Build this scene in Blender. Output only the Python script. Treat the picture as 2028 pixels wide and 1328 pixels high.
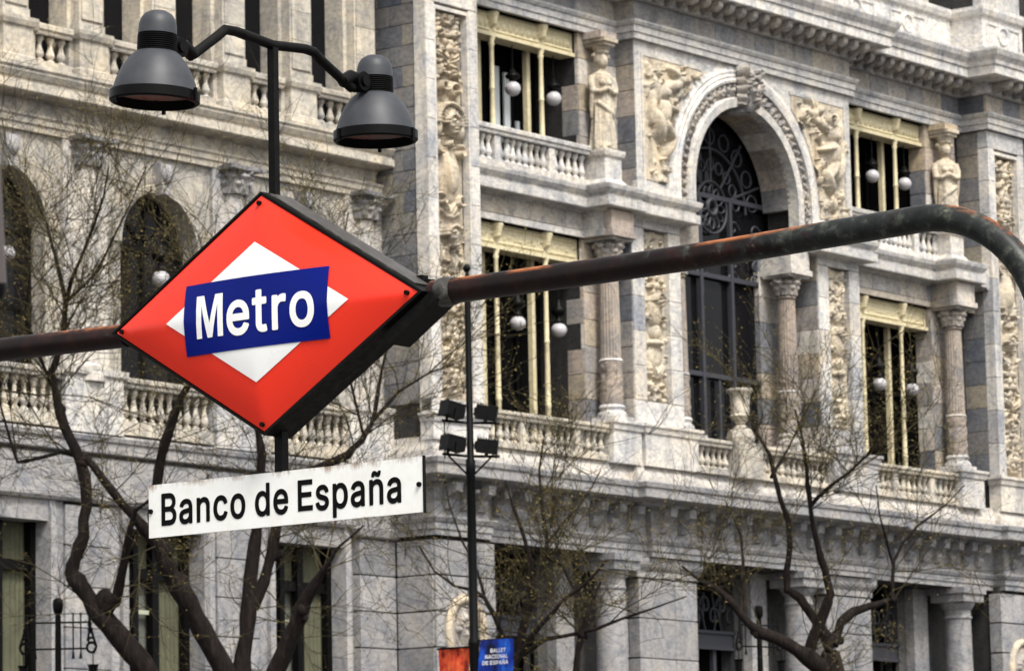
import bpy, bmesh, math, random
import numpy as np
from mathutils import Vector, Matrix
for o in list(bpy.data.objects): bpy.data.objects.remove(o)
SC = bpy.context.scene
COL = SC.collection
R = math.radians

# ------------------------------------------------------------------ camera
FPX, PIT, ROLL, AZ = 7890.4, .144278, -.021059, .6594546      # calibrated on the facade's lines
CXP, CYP = 1014., 664.
CAMP = Vector((0, 0, 1.6))
FW = Vector((math.cos(PIT)*math.cos(AZ), math.cos(PIT)*math.sin(AZ), math.sin(PIT)))
_r = FW.cross(Vector((0, 0, 1))).normalized(); _u = _r.cross(FW)
RT = _r*math.cos(ROLL) + _u*math.sin(ROLL)
UP = _u*math.cos(ROLL) - _r*math.sin(ROLL)
cam_d = bpy.data.cameras.new('camera')
cam = bpy.data.objects.new('camera', cam_d); COL.objects.link(cam)
m = Matrix.Identity(4)
for i in range(3):
    m[i][0], m[i][1], m[i][2], m[i][3] = RT[i], UP[i], -FW[i], CAMP[i]
cam.matrix_world = m
cam_d.sensor_fit = 'HORIZONTAL'; cam_d.sensor_width = 36
cam_d.lens = FPX/2028*36
cam_d.clip_start = .5; cam_d.clip_end = 3000
cam_d.dof.use_dof = True; cam_d.dof.focus_distance = 13.9; cam_d.dof.aperture_fstop = 17
SC.camera = cam
def ray(x, y): return FW + RT*((x-CXP)/FPX) - UP*((y-CYP)/FPX)
def atd(x, y, d): return CAMP + ray(x, y)*d                    # a point d metres along the view
def atY(x, y, Y):
    d = ray(x, y); return CAMP + d*((Y-CAMP.y)/d.y)

# ------------------------------------------------------------------ light
SUN_EL, SUN_DIR = R(55), Vector((-.42, -.9, 0)).normalized()  # soft light from the street side
W = bpy.data.worlds.new('World'); SC.world = W; W.use_nodes = True
nt = W.node_tree; nt.nodes.clear()
sky = nt.nodes.new('ShaderNodeTexSky'); sky.sky_type = 'NISHITA'; sky.sun_disc = False
sky.sun_elevation = SUN_EL; sky.sun_rotation = math.atan2(SUN_DIR.x, SUN_DIR.y)
sky.dust_density = 4; sky.air_density = 1.0; sky.ozone_density = 1
hs = nt.nodes.new('ShaderNodeHueSaturation'); hs.inputs['Saturation'].default_value = .12
bg = nt.nodes.new('ShaderNodeBackground'); bg.inputs['Strength'].default_value = .105
wo = nt.nodes.new('ShaderNodeOutputWorld')
nt.links.new(sky.outputs[0], hs.inputs['Color']); nt.links.new(hs.outputs[0], bg.inputs[0]); nt.links.new(bg.outputs[0], wo.inputs[0])
sl = bpy.data.lights.new('sun', 'SUN'); sl.energy = 1.5; sl.angle = R(13); sl.color = (1, .955, .88)
so = bpy.data.objects.new('sun', sl); COL.objects.link(so)
sd = Vector((SUN_DIR.x*math.cos(SUN_EL), SUN_DIR.y*math.cos(SUN_EL), math.sin(SUN_EL)))
so.rotation_euler = (-sd).to_track_quat('-Z', 'Y').to_euler(); so.location = (0, 0, 60)
vs = SC.view_settings; vs.view_transform = 'Standard'; vs.look = 'None'; vs.gamma = 1; vs.exposure = 1.42
vs.use_curve_mapping = False
SC.cycles.max_bounces = 4; SC.cycles.diffuse_bounces = 2; SC.cycles.glossy_bounces = 2; SC.cycles.transmission_bounces = 2

# ------------------------------------------------------------------ mesh helpers
class MB:
    def __init__(s): s.v = []; s.f = []
    def add(s, vs, fs):
        n = len(s.v); s.v += [tuple(p) for p in vs]; s.f += [tuple(i+n for i in f) for f in fs]; return s
    def box(s, x0, x1, y0, y1, z0, z1):
        return s.add([(x, y, z) for z in (z0, z1) for y in (y0, y1) for x in (x0, x1)],
                     [(0, 2, 3, 1), (4, 5, 7, 6), (0, 1, 5, 4), (2, 6, 7, 3), (0, 4, 6, 2), (1, 3, 7, 5)])
    def lathe(s, c, prof, n=16, mod=None):
        vs = []
        for r, z in prof:
            for k in range(n):
                a = 2*math.pi*k/n; q = r if mod is None else r*mod(a, z)
                vs.append((c[0]+q*math.cos(a), c[1]+q*math.sin(a), c[2]+z))
        fs = []
        for i in range(len(prof)-1):
            for k in range(n):
                a, b = i*n+k, i*n+(k+1) % n
                fs.append((a, b, b+n, a+n))
        fs.append(tuple(range(n-1, -1, -1))); L = (len(prof)-1)*n; fs.append(tuple(range(L, L+n)))
        return s.add(vs, fs)
    def tube(s, pts, rad, n=8, caps=True):
        pts = [Vector(p) for p in pts]
        if not hasattr(rad, '__len__'): rad = [rad]*len(pts)
        t0 = (pts[1]-pts[0]).normalized(); ref = Vector((0, 0, 1)) if abs(t0.z) < .9 else Vector((1, 0, 0))
        nrm = t0.cross(ref).normalized(); vs = []
        for i, p in enumerate(pts):
            if i == 0: t = pts[1]-pts[0]
            elif i == len(pts)-1: t = pts[-1]-pts[-2]
            else: t = (pts[i+1]-pts[i]).normalized()+(pts[i]-pts[i-1]).normalized()
            t.normalize(); nrm = (nrm-t*nrm.dot(t)).normalized(); bn = t.cross(nrm)
            for k in range(n):
                a = 2*math.pi*k/n; vs.append(p+(nrm*math.cos(a)+bn*math.sin(a))*rad[i])
        fs = []
        for i in range(len(pts)-1):
            for k in range(n):
                a, b = i*n+k, i*n+(k+1) % n; fs.append((a, b, b+n, a+n))
        if caps:
            fs.append(tuple(range(n-1, -1, -1))); L = (len(pts)-1)*n; fs.append(tuple(range(L, L+n)))
        return s.add(vs, fs)
    def ell(s, c, rx, ry, rz, n=10, m=6):
        prof = [(math.sin(math.pi*i/m), -math.cos(math.pi*i/m)) for i in range(m+1)]
        vs = []
        for r, z in prof:
            r = max(r, .01)
            for k in range(n):
                a = 2*math.pi*k/n; vs.append((c[0]+rx*r*math.cos(a), c[1]+ry*r*math.sin(a), c[2]+rz*z))
        fs = [(i*n+k, i*n+(k+1) % n, (i+1)*n+(k+1) % n, (i+1)*n+k) for i in range(m) for k in range(n)]
        fs.append(tuple(range(n-1, -1, -1))); fs.append(tuple(range(m*n, m*n+n)))
        return s.add(vs, fs)
    def sweep(s, prof, path):
        """prof: (out, z) points, bottom to top; path: plan points, the outside on the right hand"""
        P = [Vector((p[0], p[1])) for p in path]; n = len(P); offs = []
        for i in range(n):
            ns = []
            if i > 0: d = (P[i]-P[i-1]).normalized(); ns.append(Vector((d.y, -d.x)))
            if i < n-1: d = (P[i+1]-P[i]).normalized(); ns.append(Vector((d.y, -d.x)))
            o = ns[0] if len(ns) == 1 else (ns[0]+ns[1])/(1+ns[0].dot(ns[1]))
            offs.append(o)
        k = len(prof); vs = []
        for i in range(n):
            for o, z in prof: vs.append((P[i].x+offs[i].x*o, P[i].y+offs[i].y*o, z))
        fs = [(i*k+j, (i+1)*k+j, (i+1)*k+j+1, i*k+j+1) for i in range(n-1) for j in range(k-1)]
        fs.append(tuple(range(k-1, -1, -1))); L = (n-1)*k; fs.append(tuple(range(L, L+k)))
        return s.add(vs, fs)
    def prism(s, poly, fn0, fn1):
        """a polygon of 2D points mapped by fn0 / fn1 to its two ends"""
        n = len(poly); vs = [fn0(p) for p in poly]+[fn1(p) for p in poly]
        fs = [(i, (i+1) % n, n+(i+1) % n, n+i) for i in range(n)]+[tuple(range(n-1, -1, -1)), tuple(range(n, 2*n))]
        return s.add(vs, fs)
    def mesh(s, smooth=None):
        me = bpy.data.meshes.new('m'); me.from_pydata(s.v, [], s.f)
        if smooth:
            me.polygons.foreach_set('use_smooth', [True]*len(me.polygons)); me.set_sharp_from_angle(angle=R(smooth))
        me.update(); return me
def fix(me):
    bm = bmesh.new(); bm.from_mesh(me); bmesh.ops.recalc_face_normals(bm, faces=bm.faces); bm.to_mesh(me); bm.free(); return me
MATS = {}
def obj(name, mesh, mat, parent=None, smooth=None, loc=None, rot=None, scale=None):
    if isinstance(mesh, MB): mesh = fix(mesh.mesh(smooth)); mesh.name = name
    if mat and not mesh.materials: mesh.materials.append(MATS[mat])
    o = bpy.data.objects.new(name, mesh); COL.objects.link(o)
    l = Vector(loc) if loc is not None else Vector((0, 0, 0))
    if parent is not None:
        o.parent = parent; l = l - wloc(parent)
    o.location = l
    if rot: o.rotation_euler = rot
    if scale: o.scale = scale
    return o
def wloc(o):
    l = Vector(o.location)
    while o.parent: o = o.parent; l += o.location
    return l
def thing(name, label, cat, loc=(0, 0, 0), group=None):
    o = bpy.data.objects.new(name, None); COL.objects.link(o); o.location = loc; o.empty_display_size = .2
    return tag(o, label, cat, group)
def tag(o, label=None, cat=None, group=None, kind=None):
    if label: o['label'] = label
    if cat: o['category'] = cat
    if group: o['group'] = group
    if kind: o['kind'] = kind
    return o
def copy_tree(o, parent=None, loc=None):
    c = o.copy(); COL.objects.link(c)
    if parent is not None: c.parent = parent
    if loc is not None: c.location = loc
    for ch in o.children: copy_tree(ch, c)
    return c

# ------------------------------------------------------------------ materials
def N(nt, t, **kw):
    n = nt.nodes.new(t)
    for k, v in kw.items():
        if k in n.inputs: n.inputs[k].default_value = v
        else: setattr(n, k, v)
    return n
def base(name, rough=.7, spec=.3, metal=0.):
    mt = bpy.data.materials.new(name); mt.use_nodes = True; nt = mt.node_tree
    b = nt.nodes['Principled BSDF']; b.inputs['Roughness'].default_value = rough
    b.inputs['Specular IOR Level'].default_value = spec; b.inputs['Metallic'].default_value = metal
    MATS[name] = mt; return mt, nt, b
def ramp(nt, stops, interp='LINEAR'):
    r = nt.nodes.new('ShaderNodeValToRGB'); r.color_ramp.interpolation = interp
    e = r.color_ramp.elements
    while len(e) < len(stops): e.new(.5)
    for i, (p, c) in enumerate(stops):
        e[i].position = p; e[i].color = (*c, 1)
    return r
def mixc(nt, a, b, fac, mode='MIX'):
    x = nt.nodes.new('ShaderNodeMix'); x.data_type = 'RGBA'; x.blend_type = mode
    for k, v in ((6, a), (7, b), (0, fac)):
        if hasattr(v, 'is_linked') or hasattr(v, 'links'): nt.links.new(v, x.inputs[k])
        elif k == 0: x.inputs[0].default_value = v
        else: x.inputs[k].default_value = (*v, 1)
    return x.outputs[2]
def wpos(nt, sc=(1, 1, 1)):
    g = nt.nodes.new('ShaderNodeNewGeometry'); mp = nt.nodes.new('ShaderNodeMapping'); mp.inputs['Scale'].default_value = sc
    nt.links.new(g.outputs['Position'], mp.inputs['Vector']); return mp.outputs[0]
def noise(nt, vec, scale, detail=5, rough=.6):
    n = N(nt, 'ShaderNodeTexNoise', Scale=scale, Detail=detail, Roughness=rough); nt.links.new(vec, n.inputs['Vector']); return n.outputs['Fac']
def stone(name, stops, stain=(.10, .095, .09), amount=.5, bump=.25, interp='LINEAR'):
    mt, nt, b = base(name, .8, .2)
    oi = nt.nodes.new('ShaderNodeObjectInfo'); r = ramp(nt, stops, interp); nt.links.new(oi.outputs['Random'], r.inputs[0])
    p = wpos(nt)
    n1 = noise(nt, p, 1.6, 6, .65); k1 = ramp(nt, [(.30, (.60, .63, .70)), (.5, (.97, .955, .94)), (.72, (1.18, 1.10, .97))]); nt.links.new(n1, k1.inputs[0])
    c = mixc(nt, r.outputs[0], k1.outputs[0], .9, 'MULTIPLY')
    n2 = noise(nt, wpos(nt, (2.6, 2.6, .28)), 1., 5, .7); k2 = ramp(nt, [(.5, (0, 0, 0)), (.74, (1, 1, 1))]); nt.links.new(n2, k2.inputs[0])
    mm = N(nt, 'ShaderNodeMath', operation='MULTIPLY'); nt.links.new(k2.outputs[0], mm.inputs[0]); mm.inputs[1].default_value = amount
    c = mixc(nt, c, stain, mm.outputs[0])
    n4 = noise(nt, wpos(nt, (1, 1, 2.2)), 7., 6, .75); k4 = ramp(nt, [(.32, (.55, .54, .55)), (.6, (1.1, 1.09, 1.06))]); nt.links.new(n4, k4.inputs[0])
    c = mixc(nt, c, k4.outputs[0], .75, 'MULTIPLY')
    nt.links.new(c, b.inputs['Base Color'])
    dn = N(nt, 'ShaderNodeTexNoise', Scale=1.1, Detail=4., Roughness=.6, Distortion=2.2); nt.links.new(p, dn.inputs['Vector'])
    kv = ramp(nt, [(.455, (1, 1, 1)), (.5, (.55, .59, .68)), (.54, (1, 1, 1))]); nt.links.new(dn.outputs['Fac'], kv.inputs[0]); c = mixc(nt, c, kv.outputs[0], .65, 'MULTIPLY')
    nt.links.new(c, b.inputs['Base Color'])
    n3 = noise(nt, p, 26, 4, .7); bp = N(nt, 'ShaderNodeBump', Strength=bump, Distance=.03); nt.links.new(n3, bp.inputs['Height']); nt.links.new(bp.outputs[0], b.inputs['Normal'])
    return mt
GREY, BLUE, CREAM, WHITE, PINK = (.215, .213, .212), (.12, .131, .158), (.45, .37, .26), (.56, .53, .485), (.41, .345, .295)
stone('marble_blocks', [(0, BLUE), (.22, GREY), (.4, CREAM), (.58, (.32, .30, .28)), (.74, PINK), (.9, WHITE)])
stone('marble_white', [(0, (.47, .462, .452)), (.35, (.56, .54, .505)), (.65, (.64, .62, .59)), (.85, (.53, .49, .43)), (1, (.33, .34, .365))], amount=.5)
stone('marble_attic', [(0, (.60, .585, .56)), (1, (.60, .585, .56))], amount=.65)
stone('marble_warm', [(0, (.46, .415, .34)), (.5, (.56, .515, .435)), (1, (.40, .375, .33))], amount=.55)
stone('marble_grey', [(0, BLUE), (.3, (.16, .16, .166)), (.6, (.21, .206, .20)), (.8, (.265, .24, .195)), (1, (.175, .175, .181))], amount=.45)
stone('marble_soft', [(0, (.28, .28, .29)), (.35, (.41, .39, .36)), (.7, (.45, .405, .34)), (1, (.215, .223, .245))], amount=.5)
stone('granite', [(0, (.26, .257, .26)), (.5, (.335, .33, .331)), (1, (.22, .219, .223))], amount=.45)
stone('granite_shaded', [(0, (.05, .05, .05)), (1, (.07, .069, .067))], amount=.4)  # granite again, with the shade of the recesses put into its colour
stone('carving', [(0, (.50, .435, .335)), (1, (.54, .485, .39))], stain=(.14, .09, .048), amount=.7)
stone('carving_grey', [(0, (.33, .305, .28)), (1, (.37, .345, .315))], stain=(.10, .08, .065), amount=.6)
stone('pink_marble', [(0, (.29, .245, .21)), (1, (.33, .29, .25))], stain=(.14, .115, .10), amount=.5)
stone('joint', [(0, (.022, .0215, .021)), (1, (.03, .0295, .029))], amount=.2)
def plain(name, col, rough=.5, spec=.4, metal=0, var=.0, vs=6., col2=None, bump=0):
    mt, nt, b = base(name, rough, spec, metal)
    if var or col2:
        n = noise(nt, wpos(nt), vs, 5, .65); k = ramp(nt, [(.35, col), (.7, col2 or tuple(x*(1-var) for x in col))]); nt.links.new(n, k.inputs[0])
        nt.links.new(k.outputs[0], b.inputs['Base Color'])
        if bump:
            bp = N(nt, 'ShaderNodeBump', Strength=bump, Distance=.01); nt.links.new(n, bp.inputs['Height']); nt.links.new(bp.outputs[0], b.inputs['Normal'])
    else: b.inputs['Base Color'].default_value = (*col, 1)
    return mt
plain('window_iron', (.04, .041, .049), .5, .15)
plain('yellow_paint', (.60, .53, .35), .5, .3, col2=(.44, .375, .225), vs=9, bump=.3)
plain('glass_dark', (.006, .006, .007), .06, .12)
plain('interior_shade', (.004, .004, .004), .9, .02)  # matte black, standing in for the shade of deep interiors
plain('blind_green', (.095, .094, .058), .75, .15, col2=(.06, .061, .04), vs=2)
plain('blind_grey', (.13, .135, .115), .6, .2, var=.3, vs=3)
plain('pale_bar', (.34, .36, .26), .6, .2)
plain('white_strip', (.62, .66, .66), .6, .2)
plain('black_metal', (.0035, .0033, .0033), .45, .10, var=.5)
plain('black_paint', (.0025, .0025, .0025), .5, .09, col2=(.007, .006, .0055), vs=30)
plain('globe_glass', (.40, .385, .395), .25, .4)
plain('amber_glass', (.55, .16, .02), .4, .4)
plain('lamp_grey', (.038, .040, .046), .5, .3, col2=(.025, .027, .031), vs=14)
plain('lamp_lens', (.30, .27, .24), .15, .6, col2=(.32, .08, .06), vs=5)
plain('asphalt', (.05, .05, .052), .9, .2, var=.3, vs=4)
plain('paving', (.11, .105, .10), .85, .2, var=.25, vs=5)
# ------------------------------------------------------------------ carved relief as height fields
class Relief:
    def __init__(s, w, h, res=.022):
        s.w, s.h = w, h; s.nu = max(8, int(w/res)); s.nv = max(8, int(h/res))
        s.U, s.V = np.meshgrid(np.linspace(0, w, s.nu+1), np.linspace(0, h, s.nv+1)); s.H = np.zeros_like(s.U)
    def blob(s, x, y, a, b, ang, ht, groove=0., mir=True):
        for sx in ((1, -1) if mir else (1,)):
            xx = x if sx == 1 else s.w-x; an = ang if sx == 1 else math.pi-ang
            rr = max(a, b)
            i0, i1 = max(0, int((y-rr)/s.h*s.nv)), min(s.nv+1, int((y+rr)/s.h*s.nv)+2)
            j0, j1 = max(0, int((xx-rr)/s.w*s.nu)), min(s.nu+1, int((xx+rr)/s.w*s.nu)+2)
            if i0 >= i1 or j0 >= j1: continue
            du, dv = s.U[i0:i1, j0:j1]-xx, s.V[i0:i1, j0:j1]-y
            p = (du*math.cos(an)+dv*math.sin(an))/a; q = (-du*math.sin(an)+dv*math.cos(an))/b
            rr2 = p*p+q*q; d = np.clip(1-rr2*rr2, 0, 1); hh = ht*np.sqrt(d)*(1-.25*rr2)
            if groove: hh = hh*(1-groove*np.exp(-(q/.22)**2))
            s.H[i0:i1, j0:j1] = np.maximum(s.H[i0:i1, j0:j1], hh)
        return s
    def spiral(s, x, y, r, turn, a0, ht, mir=True, th=.3):
        n = 16
        for k in range(n):
            t = k/(n-1); rr = r*(1-.78*t); a = a0+turn*t*4.4
            s.blob(x+rr*math.cos(a), y+rr*math.sin(a), r*th*(1-.35*t), r*th*(1-.35*t), 0, ht*(.75+.35*t), mir=mir)
        return s
    def leaf(s, x, y, ang, L, ht, mir=True):
        s.blob(x+math.cos(ang)*L*.5, y+math.sin(ang)*L*.5, L*.55, L*.2, ang, ht, .5, mir)
        for k in (-1, 1):
            s.blob(x+math.cos(ang+k*.7)*L*.36, y+math.sin(ang+k*.7)*L*.36, L*.32, L*.12, ang+k*.7, ht*.75, .4, mir)
        return s
    def face(s, x, y, r, ht):
        s.blob(x, y, r*1.25, r*.95, math.pi/2, ht, mir=False)
        s.blob(x, y-.1*r, r*.5, r*.16, math.pi/2, ht*1.45, mir=False)
        for k in (-1, 1):
            s.blob(x+k*r*.42, y+r*.42, r*.36, r*.14, .1*k, ht*1.25, mir=False); s.blob(x+k*r*.5, y-r*.22, r*.3, r*.25, 0, ht*1.15, mir=False)
        s.blob(x, y-r*.62, r*.42, r*.12, 0, ht*1.2, mir=False); s.blob(x, y-r*1.0, r*.36, r*.3, 0, ht*1.2, mir=False)
        for k in range(-4, 5): s.blob(x+r*1.15*math.sin(k*.36), y+r*1.2*math.cos(k*.36), r*.3, r*.26, 0, ht*1.05, mir=False)
    def shell(s, x, y, r, ht):
        for k in range(-5, 6):
            a = math.pi/2+k*.3; s.blob(x+math.cos(a)*r*.62, y+math.sin(a)*r*.62, r*.48, r*.13, a, ht, mir=False)
        for k in range(-9, 10):
            a = math.pi/2+k*.17; s.blob(x+math.cos(a)*r*1.12, y+math.sin(a)*r*1.12, r*.16, r*.16, 0, ht*1.2, mir=False)
    def foliage(s, y0, y1, seed, ht=.09, dens=1.):
        rg = random.Random(seed); y = y0; w = s.w
        while y < y1:
            k = rg.random(); st = .2*w+.12*rg.random()
            if k < .34: s.spiral(w*(.27+.06*rg.random()), y, w*(.13+.05*rg.random()), rg.choice((-1, 1)), rg.random()*6, ht*(.8+.4*rg.random()))
            elif k < .8:
                s.leaf(w*.5, y, .35+rg.random()*.9, w*.42, ht*(.8+.3*rg.random())); s.leaf(w*.2, y+.1*w, 1.0+rg.random()*1.4, w*.26, ht*.8)
            else:
                s.blob(w*.5, y, w*.11, w*.11, 0, ht*1.2, mir=False)
                for q in range(6): s.blob(w*.5+w*.16*math.cos(q*1.047), y+w*.16*math.sin(q*1.047), w*.1, w*.07, q*1.047, ht, .3, mir=False)
            s.blob(w*.5, y, w*.05, st*.8, math.pi/2, ht*.6, mir=False)
            for _ in range(int(3*dens)): s.blob(w*(.1+.35*rg.random()), y+st*rg.random(), w*.07, w*.045, rg.random()*3, ht*(.4+.6*rg.random()))
            y += st
        return s
    def filler(s, n, seed, a=(.03, .09), ht=(.03, .09)):
        rg = random.Random(seed)
        for _ in range(n):
            q = rg.uniform(*a); s.blob(rg.uniform(0, s.w/2), rg.uniform(0, s.h), q, q*rg.uniform(.35, .8), rg.random()*3.1, rg.uniform(*ht), rg.choice((0, .4)))
        return s
    def grid(s, fn):
        vs = [fn(u, v, h) for u, v, h in zip(s.U.ravel(), s.V.ravel(), s.H.ravel())]
        n = s.nu+1; fs = [(i*n+j, i*n+j+1, (i+1)*n+j+1, (i+1)*n+j) for i in range(s.nv) for j in range(s.nu)]
        mb = MB(); mb.v = vs; mb.f = fs; return mb
    def front(s, x0, y, z0, k=1.): return s.grid(lambda u, v, h: (x0+u, y-h*k, z0+v))

# unit pieces shared by alike parts
def unit_block():
    bm = bmesh.new(); bmesh.ops.create_cube(bm, size=1.0)
    bmesh.ops.bevel(bm, geom=bm.edges[:], offset=.018, segments=1, affect='EDGES')
    me = bpy.data.meshes.new('stone_block'); bm.to_mesh(me); bm.free(); return me
BLOCKS = {}
NB = [0]
def block(parent, mat, x0, x1, y0, y1, z0, z1, name='stone_block'):
    if mat not in BLOCKS: BLOCKS[mat] = unit_block()
    NB[0] += 1
    return obj(name, BLOCKS[mat], mat, parent, loc=((x0+x1)/2, (y0+y1)/2, (z0+z1)/2), scale=(x1-x0, y1-y0, z1-z0))
RG = random.Random(5)
def courses(parent, mat, axis, a0, a1, face, z0, z1, ch, bw, depth=.14, gap=.014, sgn=-1, jit=.006):
    """ashlar: blocks in courses on a wall face. axis 'x': wall along x at y=face; axis 'y': along y at x=face"""
    n = max(1, round((z1-z0)/ch)); h = (z1-z0)/n
    for i in range(n):
        L = a1-a0; k = max(1, round(L/bw)); ed = [a0+L*j/k for j in range(k+1)]
        if i % 2 and k > 0:
            ed = [a0]+[a0+L*(j+.5)/k for j in range(k)]+[a1] if k > 1 else [a0, a0+L*.62, a1] if L > bw*.9 else [a0, a1]
        for p, q in zip(ed[:-1], ed[1:]):
            d = RG.uniform(-jit, jit); f0, f1 = sorted((face+sgn*d, face-sgn*depth))
            if axis == 'x': block(parent, mat, p+gap/2, q-gap/2, f0, f1, z0+i*h+gap/2, z0+(i+1)*h-gap/2)
            else: block(parent, mat, f0, f1, p+gap/2, q-gap/2, z0+i*h+gap/2, z0+(i+1)*h-gap/2)

# ------------------------------------------------------------------ the bank: pavilion
BANK = thing('bank_building', 'ornate pale stone bank building with carved piers and a tall arched window', 'building', (76, 53, 0))
PP, KK, BB, CW = 51.7, 52.0, 52.51, 53.1          # planes: corner piers, arch block, bays, wing
XL0, XL1, XK0, XK1, XR0, XR1 = 63.94, 65.7, 71.8, 80.7, 86.7, 88.5
def part(name, mb, mat, smooth=None, parent=None): return obj(name, mb, mat, parent or BANK, smooth)
def plan(lp=PP, bay=BB, blk=KK, x0=None, side=CW+.25):
    return [(XL0, side), (XL0, lp), (XL1, lp), (XL1, bay), (XK0, bay), (XK0, blk), (XK1, blk), (XK1, bay), (XR0, bay), (XR0, lp), (92, lp)]
# cores behind the facing
core = MB()
core.box(XL0+.1, XL1-.02, PP+.3, 54.2, 0, 26)
core.box(XR0+.02, 92, PP+.3, 54.2, 0, 26)
core.box(XK0+.06, 73.35, KK+.25, 54.2, 0, 17.5); core.box(79.15, XK1-.02, KK+.25, 54.2, 0, 17.5)
core.box(XK0+.1, XK1-.06, KK+.25, 54.2, 21.25, 23.1)
for a in (65.69, 80.69):
    core.box(a, a+6.05, BB+.14, 54.2, 21.25, 23.1); core.box(a, a+6.05, BB+.14, 54.2, 16.55, 17.62); core.box(a, a+6.05, BB+.1, 54.2, 9.4, 11.1)
    core.box(a+4.68, a+6.1, BB+.1, 54.2, 9.4, 21.3)
core.box(73.3, 79.2, 52.3, 54.2, 9.4, 11.1)
core.box(63, 92, 54.6, 55, 0, 26)
part('wall_core', core, 'joint')
part('dark_interior', MB().box(65.6, 86.8, 54.3, 54.4, 0, 26), 'interior_shade')

# left side return of the corner pier, in coursed blocks
sidew = part('side_wall', MB().box(XL0+.06, XL0+.3, PP+.3, CW+.3, 0, 23), 'joint')
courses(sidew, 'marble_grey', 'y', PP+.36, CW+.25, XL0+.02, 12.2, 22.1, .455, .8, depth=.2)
courses(sidew, 'granite', 'y', PP+.06, PP+1.04, XL0-.01, 5.6, 9.35, .79, 1.2, depth=.2, gap=.03)
part('corner_strip', MB().box(XL0, XL0+.2, PP+.03, PP+.33, 11.3, 22.1), 'marble_white')

# corner piers: frame of stones round a tall carved panel
def pier(x0, x1, mir, seed):
    w = x1-x0; p = part('corner_pier', MB().box(x0+.05, x1-.03, PP+.24, PP+.4, 11.3, 22.1), 'joint')
    fr = .30
    courses(p, 'marble_white', 'x', x0, x0+fr, PP, 12.3, 20.75, .85, 9, depth=.3, gap=.01, jit=.002)
    courses(p, 'marble_white', 'x', x1-fr, x1, PP, 12.3, 20.75, .85, 9, depth=.3, gap=.01, jit=.002)
    block(p, 'marble_white', x0, x1, PP, PP+.3, 20.76, 21.2, 'panel_head'); block(p, 'marble_white', x0, x1, PP, PP+.3, 11.95, 12.29, 'panel_foot')
    part('panel_molding', MB().box(x0+fr, x0+fr+.045, PP+.01, PP+.2, 12.32, 20.7).box(x1-fr-.045, x1-fr, PP+.01, PP+.2, 12.32, 20.7).box(x0+fr+.05, x1-fr-.05, PP+.012, PP+.2, 20.62, 20.7), 'marble_white', parent=p)
    W_ = w-2*fr-.1; H_ = 8.25; r = Relief(W_, H_, .024)
    r.foliage(.15, 3.0, seed, .12); r.face(W_/2, 3.45, .19, .17); r.foliage(3.9, 4.0, seed+1, .1)
    r.blob(W_/2, 4.75, .62, .40, math.pi/2, .10, mir=False); r.blob(W_/2, 4.75, .45, .27, math.pi/2, .15, mir=False)      # cartouche
    r.spiral(W_*.2, 5.3, .17, 1, 2, .15); r.spiral(W_*.2, 4.2, .16, -1, 2, .14); r.spiral(W_*.5, 5.42, .12, 1, 0, .16, mir=False)
    r.shell(W_/2, 5.86, .40, .13); r.face(W_/2, 5.85, .17, .19)                                                       # head under a shell
    for k in (0, 1): r.blob(W_*.14, 5.75+.2*k, .22, .1, 1.57, .12)
    r.spiral(W_*.3, 6.62, .16, 1, 1, .16); r.foliage(6.7, 8.1, seed+3, .12, 1.6); r.filler(110, seed, (.03, .06), (.03, .09))
    part('carved_panel', r.front(x0+fr+.05, PP+.22, 12.33, 1.7), 'carving', 60, p)
    return p
pier(XL0, XL1, 1, 11); pr_ = pier(XR0, XR1, -1, 12)
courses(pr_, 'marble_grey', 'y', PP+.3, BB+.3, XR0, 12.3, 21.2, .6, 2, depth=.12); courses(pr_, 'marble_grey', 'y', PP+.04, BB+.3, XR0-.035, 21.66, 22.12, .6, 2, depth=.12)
for k, (a, c) in enumerate(((XL0, XL1+.25), (XR0-.22, XR1))):
    g = part('ground_pier', MB().box(a+.06, c-.04, PP+.1, 54, 0, 9.5), 'joint')
    courses(g, 'granite', 'x', a, c, PP, 5.6, 9.35, .79, 1.4, depth=.35, gap=.03)
    # oval medallion with a head
    mc = (a+c)/2-.05; r = Relief(1.0, 1.3, .03); r.blob(.5, .65, .62, .46, math.pi/2, .06, mir=False); r.face(.5, .68, .26, .16); r.foliage(.1, .25, 4, .08)
    md = part('medallion', r.front(mc-.5, PP-.005, 6.76), 'carving_grey', 60, g)
    ring = MB(); ring.tube([(mc+.58*math.cos(t*math.pi/16), PP-.02, 7.40+.74*math.sin(t*math.pi/16)) for t in range(33)], .10, 8, False)
    part('medallion_ring', ring, 'carving', 60, g)

# arch block face above the ledge, with its spandrels
AC, SPR, RI, RO = 76.1, 18.12, 2.12, 3.05
face_ = MB(); nx = 88
us = [XK0+(XK1-XK0)*i/nx for i in range(nx+1)]
def zb(u):
    d = RO*RO-(u-AC)**2
    return SPR+math.sqrt(d) if d > 0 else 17.6
def cell(a, b, za, zb_, top): face_.add([(a, KK, za), (b, KK, zb_), (b, KK, top), (a, KK, top)], [(0, 1, 2, 3)])
for a, b in zip(us[:-1], us[1:]):
    za, zc = zb(a), zb(b)
    if (za < 17.7) != (zc < 17.7):
        e = AC-RO if a < AC else AC+RO
        if a < AC: cell(a, e, 17.6, 17.6, 21.24); cell(e, b, SPR, zc, 21.24); 
        else: cell(a, e, za, SPR, 21.24); cell(e, b, 17.6, 17.6, 21.24)
    else: cell(a, b, za, zc, 21.24)
BLK = part('arch_wall', face_, 'marble_white')
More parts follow.
